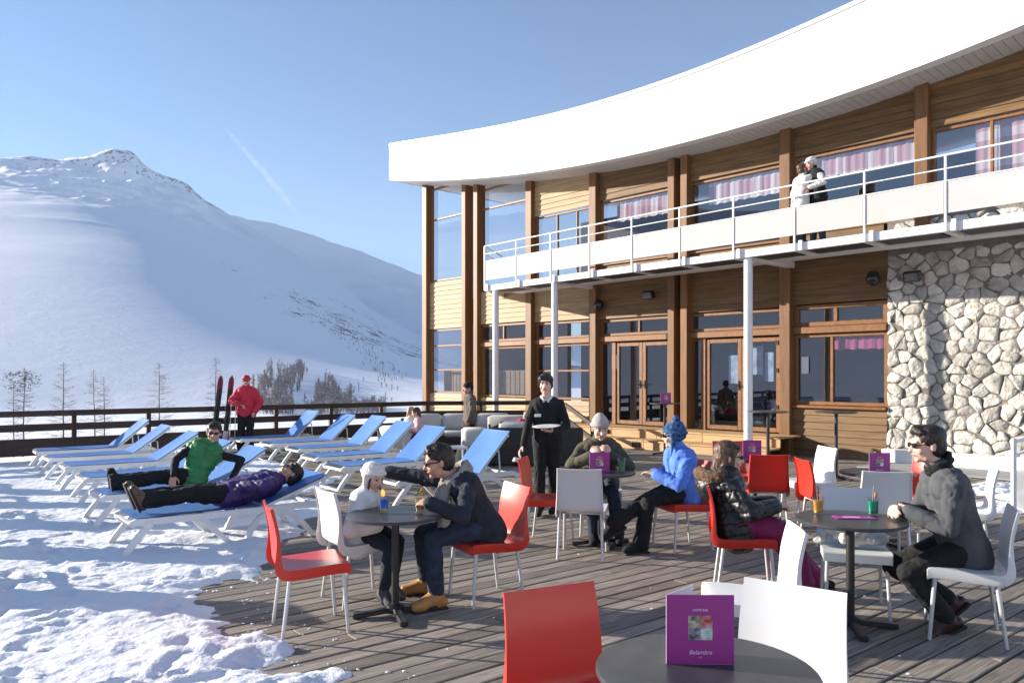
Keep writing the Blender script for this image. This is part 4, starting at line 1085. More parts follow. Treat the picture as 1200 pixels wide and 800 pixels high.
def bez(p0, p1, p2, p3, n=10): return [tuple((1 - t) ** 3 * p0[c] + 3 * (1 - t) ** 2 * t * p1[c] + 3 * (1 - t) * t * t * p2[c] + t ** 3 * p3[c] for c in (0, 1)) for t in [i / n for i in range(n + 1)]]
def lounger_proto():
    """foot end at y = 0, head end towards +Y"""
    t = thing('sun_lounger', '', 'sun lounger'); SZ = .335
    for sx in (-1, 1):
        x = sx * .315
        w = MB(); sweep(w, [(-.01, SZ - .02), (.03, SZ), (.5, SZ - .008), (1.2, SZ - .008), (1.78, SZ - .005), (1.88, SZ - .05)], .042, .062, x); w.build('side_rail', M['resin'], t)
        w = MB(); sweep(w, bez((.16, SZ - .02), (.10, .24), (-.02, .12), (-.075, .012), 7), .045, .055, x * 1.03); w.build('leg', M['resin'], t)
        w = MB(); sweep(w, bez((.62, SZ - .03), (.72, .22), (.80, .10), (.90, .028), 6) + bez((.93, .022), (.97, .02), (1.0, .02), (1.03, .028), 3) + bez((1.06, .045), (1.14, .30), (1.30, .315), (1.46, .27), 10) + bez((1.50, .25), (1.60, .19), (1.68, .11), (1.74, .012), 5), .045, .052, x); w.build('leg', M['resin'], t)
    w = MB()
    for (y, z) in ((.0, SZ - .02), (.66, SZ - .02), (1.24, SZ - .03), (1.80, SZ - .02)): w.beam((-.31, y, z), (.31, y, z), .05, .035, bev=.006)
    w.beam((-.31, -.07, .03), (.31, -.07, .03), .035, .03, bev=.005); w.build('cross_bars', M['resin'], t)
    return t
def sling_mesh(L, sag, name):
    mb = MB(); nx_, ny_ = 6, 12; vs_ = []
    for j in range(ny_ + 1):
        for i in range(nx_ + 1): fx, fy = i / nx_ * 2 - 1, j / ny_; vs_.append((fx * .318, fy * L, -sag * (1 - fx * fx) * math.sin(math.pi * fy) ** .5))
    fs = [(j * (nx_ + 1) + i, j * (nx_ + 1) + i + 1, (j + 1) * (nx_ + 1) + i + 1, (j + 1) * (nx_ + 1) + i) for j in range(ny_) for i in range(nx_)]
    mb.add(vs_, fs); n0 = len(vs_); mb.add([(a, b, c - .006) for a, b, c in vs_], [f[::-1] for f in fs]); return mb.mesh(name, M['sling'], True)
lp = lounger_proto(); seat_me = sling_mesh(1.18, .022, 'seat_sling'); back_me = sling_mesh(.74, .018, 'back_sling')
bfm = MB(); 
for sx in (-1, 1): bfm.beam((sx * .285, -.02, -.012), (sx * .285, .72, -.012), .03, .03, bev=.006)
bfm.beam((-.29, .70, -.032), (.29, .70, -.032), .03, .025, bev=.006)
bfm = bfm.mesh('back_frame', M['resin'])
prop_me = MB().tube([(-.24, 0, 0), (-.24, .02, .36)], .012, 6).tube([(.24, 0, 0), (.24, .02, .36)], .012, 6).tube([(-.24, .02, .36), (.24, .02, .36)], .012, 6).mesh('back_prop', M['resin'], True)
lounger_first = True
def lounger(foot, ang, label, group, yaw=0.0):
    global lounger_first
    t = lp if lounger_first else copy_tree(lp); lounger_first = False
    if t is lp: pass
    for ch in list(t.children):
        if ch.name.split('.')[0] in ('seat_sling', 'back_sling', 'back_frame', 'back_prop'): bpy.data.objects.remove(ch)
    o = link(bpy.data.objects.new('seat_sling', seat_me), t); o.location = (0, .03, .371)
    for nm, me in (('back_sling', back_me), ('back_frame', bfm)):
        o = link(bpy.data.objects.new(nm, me), t); o.location = (0, 1.22, .352 + (.022 if nm == 'back_sling' else 0)); o.rotation_euler = (R(ang), 0, 0)
    if ang > 24:
        o = link(bpy.data.objects.new('back_prop', prop_me), t); o.location = (0, 1.55 + .1 * math.cos(R(ang)), .30); o.scale = (1, 1, (math.tan(R(ang)) * .31 + .01) / .36); o.rotation_euler = (R(8), 0, 0)
    t.location = (foot.x, foot.y, .0); t.rotation_euler = (0, 0, UA - math.pi / 2 + yaw)
    t['label'] = label; t['category'] = 'sun lounger'; t['group'] = group; return t
corners = [(-3.48, 7.02), (-4.51, 8.44), (-5.49, 9.88), (-6.46, 11.15), (-7.38, 12.27), (-8.23, 13.35)]
FEET = [Vector((x, y, 0)) - V * .31 for x, y in corners]
ga = 'blue loungers on the snow'
lounger(FEET[0], 20, 'blue lounger on which the person in the purple jacket lies', ga)
lounger(FEET[1], 33, 'blue lounger on which the man in the green vest sits', ga)
for k, a, w_ in ((2, 30, 'empty blue lounger on snow directly next to the green vest man'), (3, 33, 'empty blue lounger on snow, second one on from the green vest man'), (4, 36, 'empty blue lounger on snow, second one in from the fence')): lounger(FEET[k], a, w_, ga, rng.uniform(-.03, .03))
lounger(FEET[5], 40, 'empty blue lounger standing on snow right beside the fence', ga)
tips = [(-.06, 10.7, 47), (-1.05, 12.2, 42), (-1.75, 13.5, 42), (-2.45, 14.9, 45), (-3.25, 16.0, 42), (-4.25, 17.0, 45)]
gb = 'blue loungers on the bare deck'
LB = ['blue lounger with raised back directly behind the scarfed man', 'blue lounger with raised back, next one on behind the scarfed man', 'blue lounger on bare deck, third one on from the scarfed man', 'blue lounger on bare deck, third one out from the red-jacketed skier', 'blue lounger on bare deck, second one out from the red-jacketed skier', 'blue lounger with raised back right beside the red-jacketed skier']
for k, (x, y, a) in enumerate(tips):
    f = Vector((x, y, 0)) - U * (1.22 + .76 * math.cos(R(a))) - V * .3
    lounger(f, a, LB[k], gb, rng.uniform(-.04, .04))
for k in range(0, 5):  # row out of view, added for the shadows it casts on the snow
    lounger(FEET[k] - U * 3.05 + V * .25, 40, 'unseen blue lounger beyond the left end of the snow row', 'unseen blue loungers added for their shadows')

# ================================================================== sofas and small lounge things
def sofa(name, label, loc, rz, L, D=.85, back=True, arms=(1, 1), seats=2, pillows=()):
    t = thing(name, label, 'sofa', loc, R(rz), 'dark wicker lounge sofas')
    MB().bbox((0, 0, .17), (L, D, .30), .02).build('base', M['wicker'], t)
    if back: MB().bbox((0, D / 2 - .06, .50), (L, .12, .42), .02).build('back_frame', M['wicker'], t)
    for sx, a in zip((-1, 1), arms):
        if a: MB().bbox((sx * (L / 2 - .07), -.06, .44), (.13, D - .12, .28), .02).build('arm', M['wicker'], t)
    w_ = (L - .16 * sum(arms)) / seats; x0 = -L / 2 + (.15 if arms[0] else 0)
    for k in range(seats):
        o = MB().bbox((x0 + w_ * (k + .5), -.06, .39), (w_ - .012, D - .14, .14), .04).build('seat_cushion', M['cushion'], t); smooth_by_angle(o, 60)
        o = MB().bbox((x0 + w_ * (k + .5), D / 2 - .19, .63), (w_ - .012, .16, .38), .05, Matrix.Rotation(R(-10), 3, 'X')).build('back_cushion', M['cushion'], t); smooth_by_angle(o, 60)
    return t
sofa('lounge_sofa', 'beige cushioned wicker sofa with its back to the timber fence', at(535, 17.3), 8, 2.5, seats=3, arms=(1, 0))
sofa('lounge_sofa', 'dark wicker sofa seen from behind, next to the waitress', at(628, 14.5) + Vector((0, .2, 0)), 180, 1.75, seats=2, arms=(1, 1))
sofa('lounge_sofa', 'wicker sofa with pale cushions where a child in pink lies', at(606, 16.6), 0, 1.3, seats=1, arms=(0, 1))
p = at(557, 14.7); t = thing('upholstered_block', 'tall beige cushion block at the end of the dark wicker sofa', 'cushion', p, R(8)); o = MB().bbox((0, 0, .34), (.50, .62, .68), .05).build('block', M['cushion'], t); smooth_by_angle(o, 60)
p = at(467, 15.6); t = thing('upholstered_block', 'beige lounge seat end behind the raised loungers', 'cushion', p, R(35)); o = MB().bbox((0, 0, .33), (.55, .75, .66), .05).build('block', M['cushion'], t); smooth_by_angle(o, 60)
p = at(533, 13.4); t = thing('side_table', 'small white side table behind the scarfed man', 'table', p, R(15))
MB().bbox((0, 0, .43), (.40, .40, .035), .008).build('table_top', M['white_metal'], t)
for sx in (-1, 1):
    for sy in (-1, 1): MB().box((sx * .18, sy * .18, .206), (.03, .03, .41)).build('leg', M['white_metal'], t)
p = at(551, 13.9); t = thing('pouf', 'round black pouf next to the small white side table', 'pouf', p); o = MB().lathe([(.16, .0), (.25, .06), (.27, .2), (.24, .34), (.12, .40)], 20).build('pouf_body', M['dark_cloth'], t, True)
# ---- skis and poles leaning on the fence
M['ski_red'] = mat('red_ski', (.20, .014, .018), .35, .2, 8); M['ski_black'] = mat('black_ski', (.02, .02, .022), .35, .2, 8); M['ski_base'] = mat('pale_ski', (.55, .45, .45), .4, .3, 5)
def ski_pair(px, y, label, k):
    b = at(px, y); top_ = Vector((.10, .42, 1.0)).normalized()
    t = thing('ski_pair', label, 'skis', b, 0, 'skis leaning on the fence')
    for j, dx in enumerate((-.022, .022)):
        mb = MB(); n = 22; L = 1.70; b0 = 0; vs_ = []
        for i in range(n + 1):
            f = i / n; w = .026 + .010 * abs(f - .45) ** 1.3 * 2.2; w *= (1 - max(0, (f - .93) / .075) ** 2) ** .5 if f < 1.0 else .12
            cy = -.05 * max(0, (f - .86) / .14) ** 2 * (1 if j else -1); z = f * L
            for (sx, sy) in ((-1, -1), (1, -1), (1, 1), (-1, 1)): vs_.append((dx + sx * w, cy + sy * .006 + (j - .5) * .034, z))
        fs = [(i * 4 + q_, i * 4 + (q_ + 1) % 4, (i + 1) * 4 + (q_ + 1) % 4, (i + 1) * 4 + q_) for i in range(n) for q_ in range(4)] + [(3, 2, 1, 0), (n * 4, n * 4 + 1, n * 4 + 2, n * 4 + 3)]
        mb.add(vs_, fs)
        for fi in range(len(fs)):
            zc = sum(vs_[v][2] for v in fs[fi]) / len(fs[fi]); mb.m[fi] = 1 if zc > 1.38 else (2 if zc < .5 and k else 0)
        o = mb.build('ski', [M['ski_black'], M['ski_red'], M['ski_base']], t); o.rotation_euler = (R(-9), R(3), 0)
        for zb in (.72, .98): MB().bbox((dx, -.045 if j == 0 else .045, zb), (.055, .06, .10), .01).build('binding', M['black_plastic'], o)
ski_pair(249, 16.75, 'pair of dark skis with red tips leaning on the fence farther from the skier', 0)
ski_pair(262, 16.9, 'pair of red and pale skis leaning on the fence beside the poles', 1)
t = thing('ski_poles', 'two thin ski poles leaning on the fence beside the red skier', 'ski poles', at(271, 16.9))
for dx in (-.05, .07):
    w = MB(); w.tube([(dx, 0, 0), (dx * .8, .12, 1.15)], [.006, .008], 6); w.build('shaft', M['leg'], t); w = MB(); w.tube([(dx * .8, .12, 1.12), (dx * .78, .13, 1.26)], .017, 8); w.build('grip', M['black_plastic'], t)
    w = MB(); w.lathe([(.005, .06), (.04, .065), (.005, .07)], 10, (dx, 0, 0)); w.build('basket', M['black_plastic'], t)
t = BAG.build('hand_bag', fabric('cream_bag_cloth', (.66, .64, .58)), None, True); t.location = (2.44, 5.50, .458); t.scale = (1, 1, .9); REMESH_BAG = t; tag(t, 'crumpled cream bag lying on the white chair seat', 'bag')
# ================================================================== people
PELV = {}; REMESH = []          # (object, voxel, smooth, noise amplitude, noise scale)
def queue(o,  voxel, sm=3, amp=0.0, sc_=14.0, puff=None): REMESH.append((o, voxel, sm, amp, sc_, puff)); return o
queue(REMESH_BAG, .011, 4, .008, 22)
def ik(a, b, l1, l2, pole):
    a, b = Vector(a), Vector(b); d = b - a; L = d.length
    if L > (l1 + l2) * .998: b = a + d * ((l1 + l2) * .998 / L); d = b - a; L = d.length
    d.normalize(); x = (l1 * l1 - l2 * l2 + L * L) / (2 * L); h = math.sqrt(max(0, l1 * l1 - x * x))
    p = Vector(pole); p = p - d * p.dot(d)
    if p.length < 1e-5: p = Vector((0, 0, 1))
    return a + d * x + p.normalized() * h, b
class Fig:
    """a figure: all positions in world axes relative to the root on the ground"""
    def __init__(s, label, root, yaw, S=1.0, group='people on the terrace', cat='person'):
        s.S = S; s.root = thing('person', label, cat, root, 0, group); s.o = Vector(root); s.yaw = R(yaw)
        s.f = Vector((math.cos(s.yaw), math.sin(s.yaw), 0)); s.r = Vector((s.f.y, -s.f.x, 0)); s.j = {}
        s.vox = 0.0085
    def w(s, p): return Vector(p) - s.o                       # world point
    def l(s, r_, f_, z): return s.r * r_ + s.f * f_ + Vector((0, 0, z))      # right, forward, up
    def pose(s, pelvis, neck, head, hdir, hands, feet, kpole=None, epole=None, toes=None, sr=None, hr=None):
        S = s.S; j = s.j; neck = neck - (neck - pelvis).normalized() * .035 * S; j['pel'] = pelvis; j['neck'] = neck; j['head'] = head; s.hd = Vector(hdir).normalized()
        up = (neck - pelvis).normalized(); s.up = up
        r_ = Vector(sr) if sr else s.r; r_ = (r_ - up * r_.dot(up)).normalized(); s.sr = r_; s.cf = up.cross(r_).normalized()
        hrr = Vector(hr) if hr else r_; s.hr = hrr
        s.el, s.wr, s.sh, s.hip, s.kn, s.an, s.toe = {}, {}, {}, {}, {}, {}, {}
        for k, sg in (('R', 1), ('L', -1)):
            s.sh[k] = neck - up * .072 * S + r_ * .160 * S * sg
            ep = (epole or {}).get(k, s.r * sg * .5 - s.cf * .6 - Vector((0, 0, .7)))
            s.el[k], s.wr[k] = ik(s.sh[k], hands[k], .285 * S, .255 * S, ep)
            s.hip[k] = pelvis + hrr * .088 * S * sg - up * .01 * S
            kp = (kpole or {}).get(k, s.f + Vector((0, 0, .6)))
            s.kn[k], s.an[k] = ik(s.hip[k], feet[k], .425 * S, .41 * S, kp)
            s.toe[k] = Vector((toes or {}).get(k, s.f)).normalized()
        return s
    def torso(s, mb, e, top_=1.0, low=0.0, belly=0.0):
        S = s.S; p, n = s.j['pel'], s.j['neck']; lo = p.lerp(n, low) if low else p - s.up * .04 * S
        for sg in (-1, 1):
            mb.cone(lo + s.hr * .065 * S * sg, .112 * S + e, p.lerp(n, .5) + s.sr * .058 * S * sg + s.cf * belly, .100 * S + e, 12)
            mb.cone(p.lerp(n, .5) + s.sr * .058 * S * sg + s.cf * belly, .100 * S + e, p.lerp(n, .80) + s.sr * .075 * S * sg, .108 * S + e, 12)
            mb.cone(p.lerp(n, .80) + s.sr * .075 * S * sg, .098 * S + e, s.sh[('R' if sg > 0 else 'L')] - s.up * .012 * S, .054 * S + e, 12)
            mb.cone(n - s.up * .025 * S, .046 * S + e * .8, s.sh[('R' if sg > 0 else 'L')], .047 * S + e * .8, 10)
        mb.cone(p.lerp(n, .85), .080 * S + e, n - s.up * .02 * S, .056 * S + e * .6, 10)
    def arm(s, mb, k, e, to=1.0, cuff=0.0):
        S = s.S; a, b, c = s.sh[k], s.el[k], s.wr[k]
        mb.cone(a, .051 * S + e, b, .042 * S + e, 12); c2 = b.lerp(c, to); mb.cone(b, .043 * S + e, c2, (.029 + cuff) * S + e, 12)
    def leg(s, mb, k, e, to=1.0, flare=0.0):
        S = s.S; a, b, c = s.hip[k], s.kn[k], s.an[k]
        mb.cone(a, .088 * S + e, b, .056 * S + e, 14); m_ = b.lerp(c, .32 * to); bk = (b - a).cross(c - b); 
        mb.cone(b, .055 * S + e, m_, .056 * S + e, 12); mb.cone(m_, .056 * S + e, b.lerp(c, to), (.036 + flare) * S + e, 12)
    def headframe(s):
        f = s.hd; up = s.up * .4 + Vector((0, 0, 1)) if abs(f.z) < .75 else s.up; up = (up - f * up.dot(f)).normalized(); return f.cross(up).normalized(), f, up
    def H(s, r_, f_, u_): a, b, c = s.hx; return s.j['head'] + (a * r_ + b * f_ + c * u_) * s.HS
    def hand(s, mb, k, d, n, curl=.5, grip=0.0):
        """palm and five bent fingers; d along the hand, n out of the back of the hand"""
        S = s.S * 1.0; d = Vector(d).normalized(); n = Vector(n); n = (n - d * n.dot(d)).normalized(); x = d.cross(n).normalized(); sg = 1 if k == 'R' else -1
        w = s.wr[k]; th = x * -sg          # towards the thumb
        for q_ in (-1.5, -.5, .5, 1.5): mb.cone(w + d * .012 * S + th * q_ * .012 * S, .017 * S, w + d * .085 * S + th * q_ * .0205 * S, .0125 * S, 8, 3)
        for q_, L in zip((1.5, .5, -.5, -1.5), (.072, .080, .074, .058)):
            b = w + d * .088 * S + th * q_ * .0215 * S; a1 = curl; d1 = d * math.cos(a1) - n * math.sin(a1); d2 = d * math.cos(a1 * 2.1) - n * math.sin(a1 * 2.1)
            m1 = b + d1 * L * .5 * S; mb.cone(b, .0098 * S, m1, .0092 * S, 7, 3); mb.cone(m1, .0092 * S, m1 + d2 * L * .5 * S, .0078 * S, 7, 3)
        b = w + d * .03 * S + th * .03 * S; m1 = b + (d * .55 + th * .75 - n * .35).normalized() * .042 * S
        mb.cone(b, .0135 * S, m1, .0110 * S, 7, 3); mb.cone(m1, .0108 * S, m1 + (d * .9 + th * .12 - n * .4).normalized() * .034 * S, .0088 * S, 7, 3)
    def body(s, m, hands_dir=None, curl=None):
        S = s.S; s.HS = S if S > .9 else S * 1.16; s.hx = s.headframe(); mb = MB()
        s.torso(mb, -.012); s.up_ = s.up
        rotm = Matrix((s.hx[0], s.hx[1], s.hx[2])).transposed()
        for k in 'RL':
            s.arm(mb, k, -.004); s.leg(mb, k, -.008); t_ = s.toe[k]; dn = s.down(k); mb.cone(s.an[k], .034 * S, s.an[k] + t_ * .10 * S + dn * .052 * S, .022 * S, 8)
            d = (s.wr[k] - s.el[k]).normalized(); hd = (hands_dir or {}).get(k)
            dd, nn = (Vector(hd[0]), Vector(hd[1])) if hd else (d + Vector((0, 0, -.1)), Vector((0, 0, 1)) if abs(d.z) < .8 else s.r * (1 if k == 'R' else -1))
            s.hand(mb, k, dd, nn, (curl or {}).get(k, .45))
        H = s.H; hs = s.HS
        mb.cone(s.j['neck'] - s.up * .02 * S, .056 * S, H(0, -.018, -.075), .052 * hs, 12)
        mb.ball(H(0, -.014, .035), (.0765 * hs, .097 * hs, .086 * hs), 22, 16, rotm)                      # cranium
        mb.ball(H(0, .018, -.022), (.066 * hs, .074 * hs, .092 * hs), 18, 14, rotm)                       # face
        mb.cone(H(-.034, .022, -.078), .026 * hs, H(.034, .022, -.078), .026 * hs, 10); mb.ball(H(0, .066, -.092), (.024 * hs, .020 * hs, .019 * hs), 10, 8, rotm)   # jaw, chin
        mb.cone(H(0, .086, .012), .0085 * hs, H(0, .108, -.026), .0125 * hs, 8); mb.cone(H(-.013, .092, -.032), .009 * hs, H(.013, .092, -.032), .009 * hs, 8)           # nose
        mb.cone(H(-.040, .076, .030), .011 * hs, H(.040, .076, .030), .011 * hs, 8)                       # brow
        mb.cone(H(-.020, .084, -.057), .0095 * hs, H(.020, .084, -.057), .0095 * hs, 8)                   # lips
        for sg in (-1, 1):
            mb.ball(H(.079 * sg, -.012, -.008), (.010 * hs, .020 * hs, .031 * hs), 8, 8, rotm); mb.ball(H(.040 * sg, .060, -.028), (.026 * hs, .022 * hs, .026 * hs), 10, 8, rotm)
        o = mb.build('body', m, s.root, True); queue(o, min(s.vox, .0072 * max(hs, .8)), 2); s.bodyo = o
        s.rotm = rotm
        return s
    def face(s, eyes=True, mouth=True, brows=None, lip=(.42, .16, .14)):
        hs = s.HS
        for sg in (-1, 1):
            if eyes:
                o = MB().ball(s.H(.031 * sg, .083, .008), (.0125 * hs, .008 * hs, .0062 * hs), 8, 6, s.rotm).build('eye', EYEM, s.root, True)
            if brows: MB().cone(s.H(.016 * sg, .092, .031), .0042 * hs, s.H(.046 * sg, .082, .031), .0034 * hs, 6).build('eyebrow', brows, s.root, True)
        if mouth: MB().cone(s.H(-.020, .0905, -.056), .0048 * hs, s.H(.020, .0905, -.056), .0048 * hs, 6).build('mouth', LIPM, s.root, True)
    def top(s, m, name='jacket', e=.022, hem=.10, collar=.0, sleeve=.98, amp=.006, sc_=16, cuff=.006, puff=None, belly=0.0, cm=None, arms=True):
        mb = MB(); S = s.S; s.torso(mb, e, belly=belly); p = s.j['pel']
        if hem:
            for sg in (-1, 1):
                mb.cone(p + s.hr * .06 * S * sg, .122 * S + e, p + s.hr * .066 * S * sg - s.up * hem * .5 * S, .122 * S + e, 12)
        if arms:
            for k in 'RL': s.arm(mb, k, e * .9, sleeve, cuff)
        if collar:
            n = s.j['neck']; d = (s.H(0, -.02, -.09) - n).normalized(); mb.cone(n - d * .02, .072 * S + e * .4, n + d * collar, .066 * S + e * .4, 14)
        o = mb.build(name, m, s.root, True); queue(o, s.vox * 1.15, 3, amp, sc_, puff); PELV[o.name] = (tuple(p), tuple(s.up), [tuple(s.wr[k]) for k in 'RL']); return o
    def trousers(s, m, e=.014, to=.97, flare=.012, amp=.005, sc_=18, low=0.0):
        mb = MB(); S = s.S; p = s.j['pel']
        for sg in (-1, 1): mb.cone(p + s.hr * .060 * S * sg + s.up * .04 * S, .096 * S + e * .3, p + s.hr * .07 * S * sg - s.up * .01, .112 * S + e, 12)
        for k in 'RL': s.leg(mb, k, e, to, flare)
        o = mb.build('trousers', m, s.root, True); queue(o, s.vox * 1.15, 3, amp, sc_); PELV[o.name] = (tuple(p), tuple(s.up), [tuple(s.an[k]) for k in 'RL']); return o
    def down(s, k):
        t_ = s.toe[k]; up = (s.kn[k] - s.an[k]).normalized(); dn = (Vector((0, 0, -1)) - t_ * Vector((0, 0, -1)).dot(t_)); dn = dn.normalized() if dn.length > .2 else -up
        return (-up - t_ * (-up).dot(t_)).normalized() if abs(t_.z) > .6 else dn
    def shoes(s, m, high=.06, e=.0, sole=None):
        high = max(high, .09)
        S = s.S
        for k in 'RL':
            a = s.an[k]; t_ = s.toe[k]; up = (s.kn[k] - a).normalized(); dn = (Vector((0, 0, -1)) - t_ * Vector((0, 0, -1)).dot(t_)); dn = dn.normalized() if dn.length > .2 else -up
            if abs(t_.z) > .6: dn = (-up - t_ * (-up).dot(t_)).normalized()
            heel = a - t_ * .045 * S + dn * .052 * S; ball = a + t_ * .115 * S + dn * .055 * S; tip = a + t_ * .165 * S + dn * .060 * S; x = t_.cross(dn).normalized()
            mb = MB(); mb.cone(a + up * high * S, .046 * S + e, a + dn * .02 * S, .049 * S + e, 10); mb.cone(a + dn * .010 * S, .049 * S + e, ball, .038 * S + e, 10); mb.cone(heel, .036 * S + e, ball, .036 * S + e, 10)
            for sg in (-1, 1): mb.cone(ball + x * .012 * sg * S, .033 * S + e, tip + x * .006 * sg * S, .030 * S + e, 10)
            o = mb.build('shoe', m, s.root, True); queue(o, s.vox, 2, .0012, 60)
            if sole:
                rot = Matrix((t_, x, -dn)).transposed(); MB().bbox(a + t_ * .055 * S + dn * .093 * S, (.275 * S, .088 * S, .022 * S), .008, rot).build('sole', sole, o)
    def hair(s, m, pts=(), vol=.010, long_=None, amp=.0032, fringe=True, back=.0):
        mb = MB(); hs = s.HS; v = vol
        mb.ball(s.H(0, -.026, .050), ((.0775 + v) * hs, (.094 + v) * hs, (.079 + v) * hs), 20, 14, s.rotm)
        mb.ball(s.H(0, -.052, .000), ((.072 + v) * hs, (.066 + v) * hs, (.085 + v) * hs), 18, 12, s.rotm)
        for sg in (-1, 1): mb.cone(s.H(.072 * sg, .004, .050), .020 * hs, s.H(.076 * sg, -.004, .012), .011 * hs, 8)
        if fringe:
            mb.cone(s.H(-.05, .052, .092), .022 * hs, s.H(.05, .056, .090), .022 * hs, 8)
        for p in pts: mb.cone(s.H(*p[0]), p[1] * hs, s.H(*p[2]), p[3] * hs, 9)
        o = mb.build('hair', m, s.root, True); queue(o, .0065, 1, amp * 1.0, 46); return o
    def glasses(s, m, big=1.0):
        mb = MB(); hs = s.HS
        for sg in (-1, 1):
            mb.ball(s.H(.031 * sg, .093, .008), (.0255 * hs * big, .010 * hs, .0185 * hs * big), 12, 8, s.rotm); mb.cone(s.H(.052 * sg, .086, .014), .004 * hs, s.H(.082 * sg, -.005, .010), .0036 * hs, 6)
        mb.cone(s.H(-.010, .102, .012), .0032 * hs, s.H(.010, .102, .012), .0032 * hs, 6); return mb.build('sunglasses', m, s.root, True)
    def beanie(s, m, tall=.0, flaps=False, roll=None, pom=None, low=.045):
        mb = MB(); hs = s.HS
        mb.ball(s.H(0, -.016, .058), (.089 * hs, .109 * hs, (.078 + tall * .5) * hs), 20, 14, s.rotm); mb.ball(s.H(0, -.030, .020), (.087 * hs, .096 * hs, .075 * hs), 18, 12, s.rotm)
        if tall: mb.cone(s.H(0, -.025, .10), .062 * hs, s.H(0, -.045, .085 + tall), .055 * hs, 12)
        if flaps:
            for sg in (-1, 1): mb.cone(s.H(.080 * sg, -.006, .02), .034 * hs, s.H(.076 * sg, .006, -.070), .024 * hs, 10); mb.cone(s.H(.076 * sg, .008, -.08), .014 * hs, s.H(.068 * sg, .03, -.19), .007 * hs, 7)
        o = mb.build('hat', m, s.root, True); queue(o, .0075, 2, .0022, 60)
        if roll is not None:
            w = MB(); n = 26; pts = []
            for i in range(n + 1): a = 2 * math.pi * i / n; pts.append(s.H(.090 * math.sin(a), -.014 + .110 * math.cos(a), low + .016 * math.cos(a)))
            w.tube(pts, .015 * hs, 8, False); w.build('hat_brim', roll, o, True)
        if pom: w = MB(); w.ball(s.H(0, -.03, .155 + tall), .032 * hs, 12, 8); q_ = w.build('pompom', pom, o, True); queue(q_, .008, 1, .006, 60)
        return o
    def ring(s, m, name, c, r1, r2, th, tilt=0.0, wraps=1):
        mb = MB(); n = 22; up = s.up
        for wv in range(wraps):
            pts = []
            for i in range(n + 1): a = 2 * math.pi * i / n; pts.append(c + s.sr * r1 * math.cos(a) + s.cf * r2 * math.sin(a) + up * (tilt * math.sin(a) + wv * th * 1.1 + .006 * math.sin(3 * a + wv)))
            mb.tube(pts, th, 9)
        o = mb.build(name, m, s.root, True); queue(o, .010, 2, .006, 30); return o
EYEM = mat('dark_eye', (.03, .02, .018), .2); LIPM = mat('lips', (.40, .15, .13), .5, .05)
dark_hair = mat('dark_brown_hair', (.022, .013, .009), .5, .5, 60, .7, 90, stretch=(1, 1, .3), bdist=.006); brown_hair = mat('brown_hair', (.085, .042, .022), .45, .5, 50, .7, 80, stretch=(1, 1, .3), bdist=.006); blond_hair = mat('blond_hair', (.36, .23, .12), .5, .4, 50, .6, 80, bdist=.006)
black_glass = mat('sunglass_lens', (.008, .008, .009), .08, .05)
cream = fabric('cream_quilted_coat', (.78, .76, .72)); creamfur = mat('cream_fleece', (.78, .75, .70), .95, .1, 40, .9, 110, bdist=.012)
denim = fabric('dark_denim', (.022, .032, .058), var=.35, vs_=14); charcoal = fabric('charcoal_knit', (.022, .026, .036), var=.3); scarf_g = fabric('grey_wool_scarf', (.33, .30, .26), var=.35, bump=.6)
tan_boot = fabric('tan_leather', (.42, .20, .055), .55, .2, .2, 60, .004, 0); black_fab = fabric('black_fabric', (.008, .008, .009)); navy = fabric('navy_leggings', (.018, .022, .035)); grey_boot = fabric('grey_snow_boot', (.09, .085, .09))
blackpuff = fabric('black_puffer', (.013, .013, .015), .42, .2, .5, 22, .015, 0); fur = mat('brown_fur', (.17, .10, .055), .95, .6, 60, 1.0, 120, bdist=.02); magenta = fabric('magenta_trousers', (.23, .010, .095), .75); rubber = mat('dark_sole', (.03, .027, .025), .8)
greyfl = fabric('grey_fleece', (.075, .078, .085), var=.18, bump=.5, bs=120, bdist=.004); maroon = fabric('dark_red_leather', (.045, .016, .014), .5, .25, .2)
olive = fabric('olive_knit', (.075, .068, .042), bump=.7, bs=90, bdist=.005); greyhat = fabric('pale_grey_knit', (.42, .38, .35), bump=.8, bs=70, bdist=.006); bluefl = fabric('blue_fleece', (.10, .22, .68)); bluehat = mat('blue_black_knit', (.06, .17, .42), .95, 0, 26, .8, 80, tint=(.008, .010, .016), bdist=.008)
greenv = fabric('green_vest', (.030, .19, .055), .6, .25, .5, 16, .02, 0); purplej = fabric('purple_jacket', (.050, .024, .13), .6, .4, .5, 18, .02, 0, 5); redj = fabric('red_jacket', (.58, .018, .045), .65); brown_shoe = fabric('brown_shoe', (.10, .055, .035), .5)
whitej = fabric('white_jacket', (.70, .68, .65)); taupe = fabric('taupe_jacket', (.13, .105, .085)); pinkj = fabric('pink_jacket', (.62, .40, .40)); whitesh = fabric('white_shirt', (.80, .80, .80), bump=.2); crimson = fabric('crimson_jacket', (.45, .02, .09))

